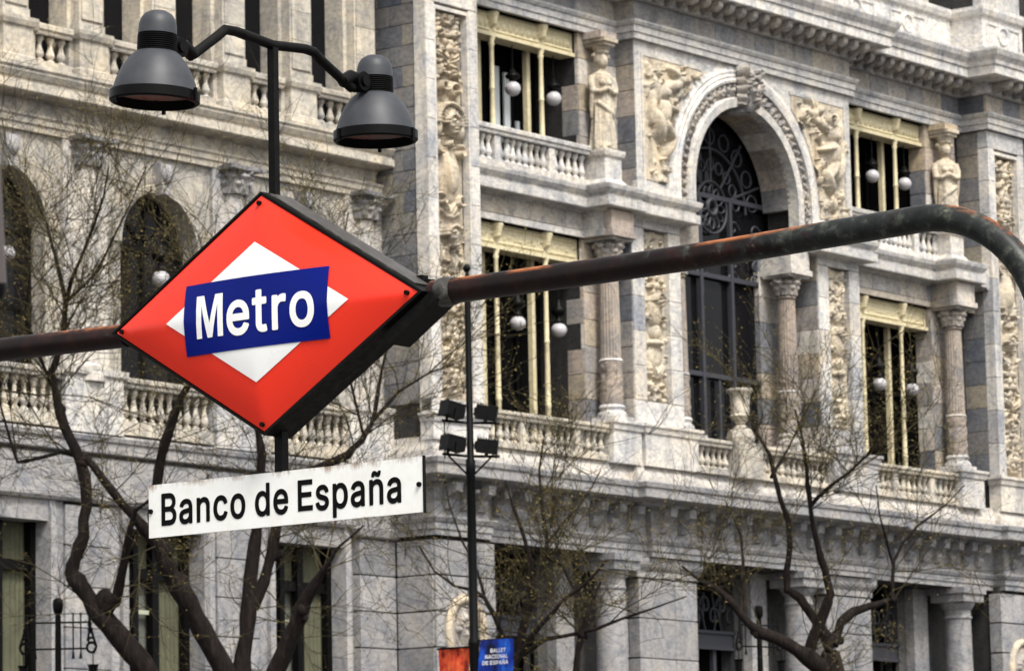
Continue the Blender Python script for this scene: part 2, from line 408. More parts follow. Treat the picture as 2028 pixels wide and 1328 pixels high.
for x, s_ in ((XK0, 1), (XK1, -1)):        # returns of the block, in alternating courses
    rt = part('block_return', MB().box(min(x+s_*.05, x+s_*.12), max(x+s_*.05, x+s_*.12), KK+.05, BB+.2, 11.5, 22.1), 'joint')
    if s_ == 1:
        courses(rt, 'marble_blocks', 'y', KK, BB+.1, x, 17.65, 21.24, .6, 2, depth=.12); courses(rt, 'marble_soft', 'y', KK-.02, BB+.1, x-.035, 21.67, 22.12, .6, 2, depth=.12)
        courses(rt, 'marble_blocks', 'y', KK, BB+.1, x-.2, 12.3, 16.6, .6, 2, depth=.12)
sp_l, sp_r = 72.12, 78.15
for sx in (1, -1):                        # carved spandrels
    w, h = 2.25, 2.85; r = Relief(w, h, .03); rg = random.Random(40+sx)
    def bl(u, v, a, b, an, ht):
        r.blob(u if sx == 1 else w-u, v, a, b, an if sx == 1 else math.pi-an, ht, mir=False)
    # a seated winged figure and foliage
    bl(.62, 2.05, .17, .15, 1.2, .22); bl(.62, 1.62, .36, .2, 1.5, .2); bl(.85, 1.72, .34, .09, -.2, .2); bl(.42, 1.3, .42, .14, 1.9, .2)
    bl(.72, 1.22, .40, .13, -.9, .2); bl(.86, .9, .36, .1, 1.1, .18); bl(.35, 2.15, .42, .16, 1.9, .13); bl(.25, 1.75, .5, .13, 1.5, .12)
    bl(1.1, 2.3, .4, .14, .3, .13); bl(1.5, 2.5, .35, .12, .1, .12); bl(1.15, 2.62, .28, .1, -.4, .12)
    for k_ in range(48):
        r.leaf(rg.uniform(.1, w-.1), rg.uniform(.1, h-.1), rg.random()*6.2, rg.uniform(.25, .45), rg.uniform(.07, .13), mir=False)
    for k_ in range(9): r.spiral(rg.uniform(.1, w-.1), rg.uniform(.1, h-.1), rg.uniform(.1, .16), rg.choice((-1, 1)), rg.random()*6, .13, mir=False)
    for _ in range(60):
        q = rg.uniform(.03, .06); bl(rg.uniform(.05, w), rg.uniform(0, h), q, q*rg.uniform(.35, .8), rg.random()*3.1, rg.uniform(.03, .15))
    x0 = sp_l if sx == 1 else sp_r
    X = x0+r.U; Z = 18.02+r.V; keep = np.hypot(X-AC, Z-SPR) > RO+.09
    r.H[~keep] = 0
    mb = MB(); n = r.nu+1; mb.v = [(x, KK+.03-hh*1.5, z) for x, z, hh in zip(X.ravel(), Z.ravel(), r.H.ravel())]
    mb.f = [(i*n+j, i*n+j+1, (i+1)*n+j+1, (i+1)*n+j) for i in range(r.nv) for j in range(r.nu) if keep[i, j] and keep[i, j+1] and keep[i+1, j] and keep[i+1, j+1]]
    # sink the figure's ground a little proud of the wall
    mb.v = [(x, y-.045, z) for x, y, z in mb.v]
    part('spandrel_carving', mb, 'carving', 60, BLK)
    fr = MB(); xa, xb = x0-.07, x0+w+.07
    fr.box(xa, xb, KK-.03, KK+.03, 20.88, 20.95)
    xe = xa if sx == 1 else xb-.06
    fr.box(xe, xe+.06, KK-.03, KK+.03, 17.95, 20.88); part('spandrel_frame', fr, 'marble_white', parent=BLK)
# archivolt mouldings and the carved ring
def arc_sweep(prof, legs=.5, n=48):
    """prof: (r, y) loop"""
    mb = MB(); k = len(prof); sts = [(1, -legs)]+[None]*(n+1)+[(-1, -legs)]; vs = []
    for i in range(n+3):
        if i == 0: f = lambda r: (AC+r, SPR-legs)
        elif i == n+2: f = lambda r: (AC-r, SPR-legs)
        else:
            a = math.pi*(i-1)/n; f = lambda r, a=a: (AC+r*math.cos(a), SPR+r*math.sin(a))
        for r, y in prof:
            x, z = f(r); vs.append((x, y, z))
    fs = [(i*k+j, i*k+(j+1) % k, (i+1)*k+(j+1) % k, (i+1)*k+j) for i in range(n+2) for j in range(k)]
    return mb.add(vs, fs)
part('archivolt', arc_sweep([(2.70, KK+.05), (2.70, KK-.10), (2.76, KK-.12), (2.80, KK-.07), (2.86, KK-.09), (2.90, KK-.04), (2.97, KK-.06), (3.02, KK-.02), (3.08, KK-.02), (3.08, KK+.05)]), 'marble_white', 40, BLK)
part('arch_inner_band', arc_sweep([(RI, KK+.2), (RI, KK-.10), (RI+.2, KK-.12), (RI+.24, KK-.05), (RI+.24, KK+.2)]), 'marble_white', 40, BLK)
def ring_relief():
    Lr = math.pi*2.53+1.0; r = Relief(.36, Lr, .03); rg = random.Random(3); y = .1
    while y < Lr:
        r.spiral(.12, y, .075, 1, rg.random()*6, .11, mir=False); r.leaf(.18, y+.05, rg.uniform(.3, 2.6), .2, .1, mir=False)
        r.blob(.28, y+.1, .09, .05, rg.random()*3, .1, mir=False); r.blob(.18, y+.16, .06, .06, 0, .13, mir=False); y += .21
    def fn(u, v, h):
        rad = RI+.23+u+.0; s_ = v-.5; T = math.pi*2.53
        if s_ < 0: x, z = AC+rad, SPR+s_
        elif s_ > T: x, z = AC-rad, SPR-(s_-T)
        else: a = s_/2.53; x, z = AC+rad*math.cos(a), SPR+rad*math.sin(a)
        return (x, KK+.02-h, z)
    return r.grid(fn)
part('arch_carved_ring', ring_relief(), 'carving_grey', 60, BLK)
# intrados: voussoirs as separate wedges
wd = math.pi/13*.985; wm = MB(); wv = []
for y in (KK+.14, 52.94):
    for rr in (RI, RI+.16):
        for q in range(5): a = -wd/2+wd*q/4; wv.append((rr*math.cos(a), y, rr*math.sin(a)))
fs = []
for q in range(4):
    fs += [(q, q+1, 11+q, 10+q), (5+q, 15+q, 16+q, 6+q), (q, 5+q, 6+q, q+1), (10+q, 11+q, 16+q, 15+q)]
fs += [(0, 10, 15, 5), (4, 9, 19, 14)]; wm.add(wv, fs); wmesh = fix(wm.mesh()); wmesh.materials.append(MATS['marble_blocks'])
for i in range(13): obj('voussoir', wmesh, None, BLK, loc=(AC, 0, SPR), rot=(0, -math.pi/13*(i+.5), 0))
part('arch_soffit_core', arc_sweep([(RI+.17, KK+.16), (RI+.6, KK+.16), (RI+.6, 52.92), (RI+.17, 52.92)]), 'joint', parent=BLK)
# keystone: scroll console with a mask
ks = Relief(1.0, 1.15, .025); ks.blob(.5, .55, .60, .30, 1.57, .25, mir=False); ks.face(.5, .5, .24, .36)
for k in range(3): ks.spiral(.22+.05*k, .95-.05*k, .11, 1, k, .34)
for k in range(4): ks.leaf(.32, .12+.2*k, 2.2, .3, .3)
kk_ = ks.front(AC-.5, KK-.13, 20.12); kk_.f = [f for f in kk_.f if max(KK-.13-kk_.v[i][1] for i in f) > .02]
part('keystone', kk_, 'carving_grey', 60, BLK)
part('keystone_body', MB().prism([(-.30, 1.12), (.30, 1.12), (.19, 0), (-.19, 0)], lambda p: (AC+p[0], KK-.14, 20.12+p[1]), lambda p: (AC+p[0], 52.3, 20.12+p[1])), 'marble_white', parent=BLK)

# arched window: glass, iron rose, spokes and bars
G = 52.97; win = part('arched_window', arc_sweep([(0.01, G+.1), (RI-.02, G+.1), (RI-.02, G+.12), (.01, G+.12)], .01), 'glass_dark')
part('glass_pane', MB().box(73.4, 78.9, G+.1, G+.12, 9.4, SPR+.02), 'glass_dark', parent=win)
ir = MB(); rz = 18.0; rx = AC-.0
ir.tube([(rx+.62*math.cos(t*math.pi/16), G, rz+.62*math.sin(t*math.pi/16)) for t in range(33)], .035, 6, False)
ir.tube([(rx+.18*math.cos(t*math.pi/8), G, rz+.18*math.sin(t*math.pi/8)) for t in range(17)], .07, 6, False)
for k in range(12):
    a = k*math.pi/6
    ir.tube([(rx+(.36+.16*math.cos(t*math.pi/6))*math.cos(a)-.09*math.sin(t*math.pi/6)*math.sin(a), G-.01, rz+(.36+.16*math.cos(t*math.pi/6))*math.sin(a)+.09*math.sin(t*math.pi/6)*math.cos(a)) for t in range(13)], .022, 4, False)
part('rose', ir, 'window_iron', 60, win)
part('fan_ring', MB().tube([(rx+1.42*math.cos(t*math.pi/24), G, rz+1.42*math.sin(t*math.pi/24)) for t in range(25)], .03, 5), 'window_iron', 60, win)
for k in range(9):
    a = R(10+20*k)
    part('fan_circle', MB().tube([(rx+1.03*math.cos(a)+.14*math.cos(t*math.pi/7), G, rz+1.03*math.sin(a)+.14*math.sin(t*math.pi/7)) for t in range(15)], .024, 4, False), 'window_iron', 60, win)
    part('fan_circle', MB().tube([(rx+1.72*math.cos(a)+.2*math.cos(t*math.pi/7), G, rz+1.72*math.sin(a)+.2*math.sin(t*math.pi/7)) for t in range(15)], .024, 4, False), 'window_iron', 60, win)
for a in (20, 52, 90, 128, 160): part('spoke', MB().tube([(rx+.62*math.cos(R(a)), G, rz+.62*math.sin(R(a))), (rx+2.1*math.cos(R(a)), G, rz+2.1*math.sin(R(a)))], .034, 6), 'window_iron', parent=win)
for z in (18.2, 16.3, 13.93): part('transom', MB().box(73.9, 78.3, G-.04, G+.05, z, z+.11), 'window_iron', parent=win)
for x in (75.58, 76.83): part('mullion', MB().box(x-.055, x+.055, G-.05, G+.04, 11.3, 18.2), 'window_iron', parent=win)
for x in (74.95, 76.22, 77.42): part('mullion', MB().box(x-.04, x+.04, G-.03, G+.04, 11.3, 13.9), 'window_iron', parent=win)
for x in (74.3, 75.7, 77.0, 77.9):
    for z, s_ in ((16.75, 1), (16.4, -1), (17.6, 1)):
        part('scroll', MB().tube([(x+s_*.25*(1-t/14)*math.cos(t*.55), G, z+.2*(1-t/14)*math.sin(t*.55)) for t in range(13)], .026, 4), 'window_iron', 60, win)
# lower part of the arch bay: piers with carved panels, jamb walls, columns
for x0, x1 in ((71.55, 73.42), (79.1, 80.92)):
    p = part('arch_pier', MB().box(x0+.05, x1-.05, KK+.2, 53.2, 11.4, 17.1), 'joint')
    for a, b in ((x0, x0+.46), (x1-.46, x1)): courses(p, 'marble_white', 'x', a, b, KK, 12.95, 16.88, .8, 9, depth=.5, gap=.008, jit=.002)
    block(p, 'marble_white', x0, x1, KK, KK+.5, 16.89, 17.12, 'panel_head'); block(p, 'marble_white', x0, x1, KK, KK+.5, 12.36, 12.94, 'panel_foot')
    w = x1-x0-.92; r = Relief(w, 3.9, .024); sd = int(x0)
    r.foliage(.1, .8, sd, .1); r.blob(w/2, 1.05, .28, .3, 0, .07, mir=False); r.blob(w/2, 1.35, w*.3, .09, 0, .14, mir=False); r.blob(w/2, 1.6, .14, .2, 0, .12, mir=False)
    r.blob(w/2, 2.1, .42, .22, 1.57, .14, mir=False); r.face(w/2, 2.3, .13, .2); r.spiral(w*.2, 1.9, .1, 1, 1, .12); r.foliage(2.65, 3.75, sd+7, .1, 1.5); r.filler(30, sd, (.03, .05), (.02, .06))
    part('carved_panel', r.front(x0+.46, KK+.16, 12.96, 1.6), 'carving', 60, p)
    rt = part('pier_return', MB().box(x0-.02, x0+.1, KK+.04, 52.95, 12.4, 17.0), 'joint', parent=p)
    courses(p, 'marble_blocks', 'y', KK+.02, 52.95, x0-.03, 12.4, 17.05, .58, 1.2, depth=.12)
jw = part('jamb_wall', MB().box(77.95, 79.15, 52.97, 53.3, 11.4, 17.3), 'joint')
courses(jw, 'marble_blocks', 'x', 77.93, 79.1, 52.93, 12.4, 17.3, .58, 2, depth=.2)
part('jamb_wall', MB().box(73.4, 74.2, 52.93, 53.3, 11.4, 17.6), 'marble_blocks')

# columns with carved drums and leafy capitals
def column_mesh(h):
    """h = height from base to top of the capital (capital .5)"""
    mb = MB(); r0 = .23
    mb.lathe((0, 0, 0), [(.33, 0), (.33, .1), (.31, .13), (.31, .18), (.27, .2), (.26, .24), (.29, .27), (.27, .32), (.25, .34)], 20)
    return mb
def fluted(z0, z1, r0, r1, n=20):
    mb = MB(); seg = n*4
    return mb.lathe((0, 0, 0), [(r0, z0), ((r0+r1)/2*1.01, (z0+z1)/2), (r1, z1)], seg, lambda a, z: 1-.07*abs(math.sin(a*n/2))**.6)
def drum(z0, z1, rad, seed):
    r = Relief(2*math.pi*rad, z1-z0, .03); r.foliage(.05, z1-z0-.05, seed, .05, 3); rg = random.Random(seed)
    for _ in range(90): r.blob(rg.uniform(0, r.w), rg.uniform(0, r.h), .09, .05, rg.random()*3, rg.uniform(.02, .06), .3, mir=False)
    return r.grid(lambda u, v, h: ((rad+h*.8)*math.cos(u/rad), (rad+h*.8)*math.sin(u/rad), z0+v))
def capital(z0, z1, rad):
    H = z1-z0; r = Relief(2*math.pi*rad, H*.86, .022)
    for k in range(8):
        u = (k+.5)*r.w/8; r.blob(u, H*.18, .18, .075, 1.57, .07, .4, mir=False); r.blob(u, H*.36, .07, .06, 0, .11, mir=False)
        u = (k+1)*r.w/8; r.blob(u % r.w, H*.42, .2, .08, 1.57, .08, .4, mir=False); r.blob(u % r.w, H*.62, .08, .06, 0, .13, mir=False)
        u = (k+.5)*r.w/8; r.spiral(u, H*.76, .07, 1, k, .12, mir=False)
    bell = lambda v: rad+.10*(v/H)**2.2
    mb = r.grid(lambda u, v, h: ((bell(v)+h)*math.cos(u/rad), (bell(v)+h)*math.sin(u/rad), z0+v))
    q = rad+.2; a = MB(); pts = []
    for k in range(4):
        for t in (-1, -.5, 0, .5, 1):
            d = q-.07*(1-t*t); x, y = d, t*(q-.04); c, s_ = math.cos(k*math.pi/2), math.sin(k*math.pi/2); pts.append((x*c-y*s_, x*s_+y*c))
    a.prism(pts, lambda p: (p[0], p[1], z0+H*.86), lambda p: (p[0]*1.04, p[1]*1.04, z1))
    return mb.add(a.v, a.f)
CM = {}
def column(x, y, z0, z1, zr):
    c = MB(); hz = z1-z0; key = round(hz, 2)
    if key not in CM:
        b_ = MB(); b_.box(-.34, .34, -.34, .34, 0, .1); b_.lathe((0, 0, .1), [(.33, 0), (.34, .06), (.31, .11), (.27, .14), (.27, .18), (.30, .22), (.28, .27), (.25, .29)], 20)
        cap = capital(hz-.48, hz, .215)
        nk = MB().lathe((0, 0, 0), [(.25, zr-z0), (.275, zr-z0+.03), (.25, zr-z0+.07)], 20); nk2 = MB().lathe((0, 0, 0), [(.22, hz-.56), (.245, hz-.53), (.22, hz-.5)], 20)
        CM[key] = [fix(m_.mesh(50)) for m_ in (b_, drum(.38, zr-z0, .235, 9), fluted(zr-z0+.05, hz-.5, .235, .205), nk, cap, nk2)]
        for me, mt in zip(CM[key], ('marble_white', 'pink_marble', 'pink_marble', 'marble_white', 'carving_grey', 'pink_marble')): me.materials.append(MATS[mt])
    ms = CM[key]
    o = obj('column', ms[2], None, BANK, loc=(x, y, z0))
    for nm, me in zip(('column_base', 'carved_drum', 'ring_molding', 'capital', 'neck_ring'), (ms[0], ms[1], ms[3], ms[4], ms[5])): obj(nm, me, None, o, loc=(x, y, z0))
    return o
column(70.85, 52.15, 12.38, 16.5, 13.72); column(85.42, 52.15, 12.38, 16.5, 13.72); column(78.38, 52.45, 12.38, 16.55, 13.72)
column(73.85, 52.45, 12.38, 16.55, 13.72)
def dosseret(x, y, z0, z1, w=.42):
    m_ = MB().box(x-w, x+w, y-w, BB+.1 if y < 52.3 else 53, z0+.14, z1).box(x-w-.05, x+w+.05, y-w-.05, BB+.1 if y < 52.3 else 53, z0+.002, z0+.13)
    part('impost_block', m_, 'marble_blocks')
for x in (70.85, 85.42): dosseret(x, 52.15, 16.5, 17.1)
dosseret(78.42, 52.45, 16.55, 17.3, .4); dosseret(73.85, 52.45, 16.55, 17.3, .4)
block(BANK, 'marble_warm', 78.2, 79.16, KK-.0, 52.93, 17.31, 17.61, 'arch_impost')
# ------------------------------------------------------------------ entablatures and ledges of the pavilion
arch_prof = [(0, 21.22), (.10, 21.22), (.10, 21.36), (.13, 21.37), (.13, 21.52), (.16, 21.53), (.20, 21.60), (.20, 21.64), (.04, 21.66), (0, 21.66)]
part('architrave', MB().sweep(arch_prof, plan()), 'marble_white')
frieze = part('frieze', MB().sweep([(0, 21.66), (.0, 22.42), (-.1, 22.42)], plan()), 'joint')
def frieze_blocks(x0, x1, y, z0, z1, mat, par, bw):
    n = max(1, round((x1-x0)/bw))
    for i in range(n): block(par, mat, x0+(x1-x0)*i/n+.006, x0+(x1-x0)*(i+1)/n-.006, y-.03+RG.uniform(-.004, .004), y+.05, z0, z1)
frieze_blocks(XL1+.05, XK0-.05, BB, 21.67, 22.12, 'marble_soft', frieze, .8); frieze_blocks(XK0-.03, XK1+.03, KK, 21.67, 22.12, 'marble_soft', frieze, .85)
frieze_blocks(XK1+.05, XR0-.05, BB, 21.67, 22.12, 'marble_soft', frieze, .8); frieze_blocks(XR0-.03, 90, PP, 21.67, 22.12, 'marble_soft', frieze, .9)
corn = part('cornice', MB().sweep([(.05, 22.12), (.16, 22.14), (.16, 22.42), (.78, 22.44), (.80, 22.46), (.80, 22.68), (.84, 22.70), (.86, 22.80), (.95, 22.92), (1.0, 23.04), (1.0, 23.10), (.1, 23.2), (0, 23.2)], plan()), 'marble_white')
mod = MB(); pr = [(.0, .0), (.10, -.16), (.2, -.12), (.3, -.05), (.46, -.09), (.54, -.03), (.56, .03), (.56, .12), (0, .12)]
mod.prism(pr, lambda p: (-.09, -p[0], p[1]), lambda p: (.09, -p[0], p[1])); mod.ell((0, -.40, -.04), .1, .1, .09, 8, 4)
modm = fix(mod.mesh(40)); modm.materials.append(MATS['carving_grey'])
def modillions(x0, x1, y, n):
    for i in range(n): obj('modillion', modm, None, corn, loc=(x0+(x1-x0)*(i+.5)/n, y-.14, 22.30))
modillions(XL0, XL1, PP, 4); modillions(XL1+.7, XK0-.2, BB, 10); modillions(XK0-.1, XK1+.1, KK, 19); modillions(XK1+.2, XR0-.3, BB, 12); modillions(XR0-.1, 91, PP, 9)
# attic above the cornice, with disc ornaments
at_ = part('attic', MB().sweep([(0, 23.2), (.06, 23.2), (.06, 23.4), (0, 23.42), (0, 24.2), (.08, 24.24), (.12, 24.36), (.12, 24.46), (-.4, 24.46)],
     [(XL0+.2, 53), (XL0+.2, PP+.1), (XL1, PP+.1), (XL1, BB+.15), (XK0, BB+.15), (XK0, BB-.1), (XK1, BB-.1), (XK1, BB+.15), (XR0, BB+.15), (XR0, PP+.02), (88.7, PP+.02), (88.7, 53)]), 'marble_attic')
for x, y in ((82.2, BB+.15), (84.6, BB+.15), (87.7, PP+.02)):
    d_ = MB().tube([(x+.22*math.cos(t*math.pi/12), y-.01, 23.8+.22*math.sin(t*math.pi/12)) for t in range(25)], .035, 6, False)
    part('disc_ornament', d_, 'marble_attic', 60, at_)
    for sx in (-1, 1): part('panel_molding', MB().box(*sorted((x+sx*.3, x+sx*.8)), y-.03, y+.05, 24.02, 24.07).box(*sorted((x+sx*.78, x+sx*.83)), y-.03, y+.05, 23.56, 24.02), 'marble_attic', parent=at_)
part('attic_pedestal', MB().box(86.75, 88.65, PP+.05, 53.4, 24.47, 26).box(84.0, 86.7, 53.3, 53.5, 24.3, 25.2), 'marble_white', parent=at_)
# main ledge between the floors
lp = [(XL1, PP+.5), (XL1, BB), (70.46, BB), (70.46, 51.9), (71.2, 51.9), (71.2, 52.28), (71.62, 52.28), (71.62, KK), (73.42, KK), (73.42, 52.8)]
led_prof = [(0, 17.06), (.05, 17.08), (.09, 17.12), (.34, 17.13), (.35, 17.15), (.35, 17.34), (.28, 17.36), (.28, 17.42), (.32, 17.44), (.38, 17.52), (.40, 17.60), (.40, 17.63), (-.3, 17.66)]
led = part('ledge', MB().sweep(led_prof, lp), 'marble_white')
lp2 = [(79.08, 52.8), (79.08, KK), (XK1+.2, KK), (XK1+.2, BB), (85.05, BB), (85.05, 51.9), (85.8, 51.9), (85.8, 52.3), (XR0-.05, 52.3), (XR0-.05, PP+.1)]
part('ledge', MB().sweep(led_prof, lp2), 'marble_white')
fr1 = part('bay_frieze', MB().sweep([(0, 16.52), (.05, 16.52), (.05, 16.66), (.0, 16.68), (0, 17.08)], [(XL1, BB), (70.4, BB), (70.4, 51.95), (71.25, 51.95), (71.25, 52.3), (71.6, 52.3)]), 'marble_white')
part('bay_frieze', MB().sweep([(0, 16.52), (.05, 16.52), (.05, 16.66), (.0, 16.68), (0, 17.08)], [(XK1+.2, BB), (84.99, BB), (84.99, 51.95), (85.85, 51.95), (85.85, 52.3), (XR0, 52.3)]), 'marble_blocks')
for a in (65.9, 80.98): frieze_blocks(a, a+4.45, BB, 16.69, 17.07, 'marble_soft', fr1, .62)
# string at the foot of the upper wall on the arch block
part('wall_base', MB().box(71.75, 73.1, KK-.05, KK+.1, 17.66, 17.95), 'marble_white'); part('wall_base', MB().box(79.1, 80.75, KK-.05, KK+.1, 17.66, 17.95), 'marble_white')

# ------------------------------------------------------------------ balustrades
bal = MB().lathe((0, 0, 0), [(.085, 0), (.085, .08), (.05, .12), (.055, .16), (.095, .26), (.09, .34), (.05, .58), (.042, .74), (.06, .78), (.06, .82), (.085, .86), (.085, 1)], 10)
balm = {}
for mt in ('marble_white', 'marble_warm'):
    balm[mt] = fix(bal.mesh(50)); balm[mt].materials.append(MATS[mt])
def balustrade(x0, x1, y, zb_, z0, z1, z2, mat='marble_white', dados=(), pitch=.21, th=.13):
    """zb_: foot of the base course, z0..z1 the balusters, z2 top of the rail"""
    o = part('balustrade', MB().box(x0, x1, y-th, y+th, zb_, z0), mat)
    part('rail', MB().sweep([(.0, z1), (.02, z1+.03), (.02, z1+.08), (.06, z1+.11), (.06, z2-.02), (.04, z2), (-.3, z2), (-.3, z1)], [(x0, y-th), (x1, y-th)]), mat, parent=o)
    for d in dados: part('dado', MB().box(d-.1, d+.1, y-th+.02, y+th-.02, z0-.02, z1+.05), mat, parent=o)
    ed = [x0+.0]+list(dados)+[x1]; h = z1-z0
    for a, b in zip(ed[:-1], ed[1:]):
        a += .1 if a != x0 else .02; b -= .1 if b != x1 else .02
        n = max(1, int((b-a)/pitch))
        for i in range(n): obj('baluster', balm[mat], None, o, loc=(a+(b-a)*(i+.5)/n, y, z0), scale=(1, 1, h))
    return o
for a in (65.9, 80.95): balustrade(a, a+4.5, BB-.1, 17.62, 17.80, 18.36, 18.57, 'marble_white', (a+1.2, a+3.15), .215)
# first-floor balcony: ledge, balustrade and pedestals
bl_prof = [(-.1, 10.5), (.12, 10.52), (.16, 10.58), (.54, 10.62), (.56, 10.64), (.56, 10.84), (.60, 10.86), (.62, 10.96), (.2, 11.06), (-.3, 11.08)]
bpl = [(XL0-.3, CW+.2), (XL0, CW), (XL0, PP), (XL1+.2, PP), (XL1+.2, 51.9), (71.2, 51.9), (71.2, 51.68), (80.95, 51.68), (80.95, 51.9), (XR0-.1, 51.9), (XR0-.1, PP), (92, PP)]
part('balcony_ledge', MB().sweep(bl_prof, bpl[1:]), 'granite')
part('balcony_base', MB().sweep([(0, 11.05), (.12, 11.08), (.10, 11.2), (.02, 11.38), (.0, 11.5), (-.5, 11.5)], [(XL0+.05, CW), (XL0+.05, PP+.05), (XL1+.1, PP+.05), (XL1+.1, 51.92), (71.2, 51.92), (71.2, 51.78), (73.3, 51.78), (73.3, 51.92), (79.05, 51.92), (79.05, 51.78), (80.95, 51.78), (80.95, 51.92), (XR0-.05, 51.92), (XR0-.05, PP+.05), (92, PP+.05)]), 'marble_white')
def pedestal(x0, x1, y0, y1, z1, mat='marble_white'):
    mb = MB().box(x0, x1, y0, y1, 11.42, z1-.22).sweep([(0, z1-.22), (.04, z1-.20), (.06, z1-.10), (.10, z1-.06), (.10, z1), (-.1, z1)], [(x0, y1), (x0, y0), (x1, y0), (x1, y1)]).box(x0+.05, x1-.05, y0+.05, y1, z1-.2, z1-.003)
    return part('pedestal', mb, mat)
pedestal(70.3, 71.35, 51.72, BB+.1, 12.36); pedestal(71.42, 73.45, 51.66, 52.3, 12.36); pedestal(79.05, 80.95, 51.66, 52.3, 12.36); pedestal(84.9, 85.95, 51.72, BB+.1, 12.36)
pedestal(XL0-.02, XL1+.05, PP-.04, PP+.3, 12.0); pedestal(XR0-.05, 92, PP-.04, PP+.3, 12.3); pedestal(78.0, 79.0, 52.1, 53, 12.36); pedestal(73.5, 74.2, 52.1, 53, 12.36)
balustrade(65.9, 70.25, 51.95, 11.45, 11.58, 12.06, 12.24, 'marble_warm', (67.2, 69.15), .22)
balustrade(81.0, 84.86, 51.95, 11.45, 11.58, 12.06, 12.24, 'marble_warm', (82.0, 83.7), .22)
balustrade(73.5, 74.95, 51.9, 11.45, 11.58, 12.06, 12.24, 'marble_warm', (), .23); balustrade(76.0, 79.0, 51.9, 11.45, 11.58, 12.06, 12.24, 'marble_warm', (), .23)
part('pedestal', MB().box(75.0, 75.95, 51.6, 52.2, 11.42, 12.25), 'marble_warm')
urn = thing('stone_urn', 'weathered cream stone urn on a faceted foot on the balcony below the arched window', 'urn', (75.42, 51.85, 12.25))
obj('urn_foot', MB().lathe((75.42, 51.85, 12.25), [(.30, 0), (.34, .12), (.30, .28), (.16, .36)], 6), 'marble_warm', urn)
obj('urn_body', MB().lathe((75.42, 51.85, 12.58), [(.13, 0), (.17, .04), (.10, .09), (.12, .14), (.22, .24), (.25, .30), (.22, .33), (.215, .38), (.225, .62), (.245, .80), (.31, .86), (.32, .90), (.30, .93), (.22, .93)], 20), 'marble_warm', urn, 50)

# ------------------------------------------------------------------ loggia windows of the bays
def lettering_lumps(r, u0, u1, v0, v1, ht, seed):
    rg = random.Random(seed); u = u0
    while u < u1:
        r.blob(u, (v0+v1)/2, (v1-v0)*.5, .018, 1.57, ht, mir=False)
        if rg.random() < .7: r.blob(u+.04, rg.choice((v0, v1, (v0+v1)/2)), .05, .016, 0, ht, mir=False)
        u += rg.uniform(.07, .12)
def loggia(a, z_sill, z_lint0, z_lint1, upper, seed):
    x0, x1 = a, a+4.4; Y = 52.62; cols = (a+1.45, a+3.22)
    w = part('loggia_window', MB().box(x0, x1, Y+.06, Y+.42, z_lint0+.02, z_lint1), 'yellow_paint')
    H_ = z_lint1-z_lint0; r = Relief(x1-x0, H_, .022); ed = [0, cols[0]-a, cols[1]-a, x1-x0]
    for i, (p, q) in enumerate(zip(ed[:-1], ed[1:])):
        m0, m1 = p+.12, q-.12
        for t in range(40):
            u = m0+(m1-m0)*t/39; r.blob(u, H_*.16, .05, .022, 0, .045, mir=False)
            uu = abs((u-(m0+m1)/2)/((m1-m0)/2)); r.blob(u, H_*.84-(.14 if uu > .9 else 0), .05, .022, 0, .045, mir=False)
        if upper:
            for t in range(7): r.blob(m0+(m1-m0)*(t+.5)/7, H_*.45, .09, .07, 1.57, .05, mir=False)
        else: lettering_lumps(r, m0+.15, m1-.1, H_*.35, H_*.62, .03, seed+i)
    for c in cols:
        for v, hw in ((.5, .08), (.66, .10), (.8, .13), (.93, .16)): r.blob(c-a, H_*v, hw, .1, 0, .1+.1*v, mir=False)
    part('lintel_face', r.grid(lambda u, v, h: (x0+u, Y+.05-h, z_lint0+v)), 'yellow_paint', 60, w)
    part('lintel_sill', MB().box(x0+.01, x1-.01, Y-.03, Y+.40, z_lint0-.07, z_lint0+.015), 'yellow_paint', parent=w)
    for c in cols:
        cz = z_lint0-.07; h = cz-z_sill
        pc = [(.075, 0), (.09, .05), (.06, .1), (.062, .3*h), (.078, .3*h+.03), (.062, .3*h+.07), (.055, .6*h), (.07, .6*h+.03), (.055, .6*h+.06), (.05, h-.22), (.075, h-.16), (.055, h-.12), (.09, h-.02), (.09, h)]
        part('colonette', MB().lathe((c, Y+.05, z_sill), pc, 12), 'yellow_paint', 50, w)
        part('rear_post', MB().box(c-.06, c+.06, Y+.40, Y+.52, z_sill, cz), 'yellow_paint', parent=w)
    part('window_glass', MB().box(x0, x1, 53.75, 53.78, z_sill, z_lint1), 'interior_shade', parent=w)
    for x in np.linspace(x0+.4, x1-.2, 6): part('window_bar', MB().box(x-.05, x+.05, 53.66, 53.74, z_sill, z_lint1), 'black_metal', parent=w)
    if upper and a < 70:
        for x, ww, zt in ((68.77, .2, 20.35), (69.15, .2, 20.25), (69.52, .12, 19.2)): part('white_strip', MB().box(x-ww/2, x+ww/2, 53.6, 53.65, z_sill+.2, zt), 'white_strip', parent=w)  # flat white upright strips at the back of the loggia
    # ceiling, floor and right jamb of the loggia
    part('jamb', MB().box(x1+.06, x1+.2, BB+.1, 53.6, z_sill, z_lint1+.1), 'interior_shade', parent=w)  # jamb coloured black in place of the shade deep inside
    courses(w, 'marble_blocks', 'y', BB+.02, 53.0, x1, z_sill, z_lint1 if upper else z_lint0+.3, .58, 2, depth=.2)
    return w
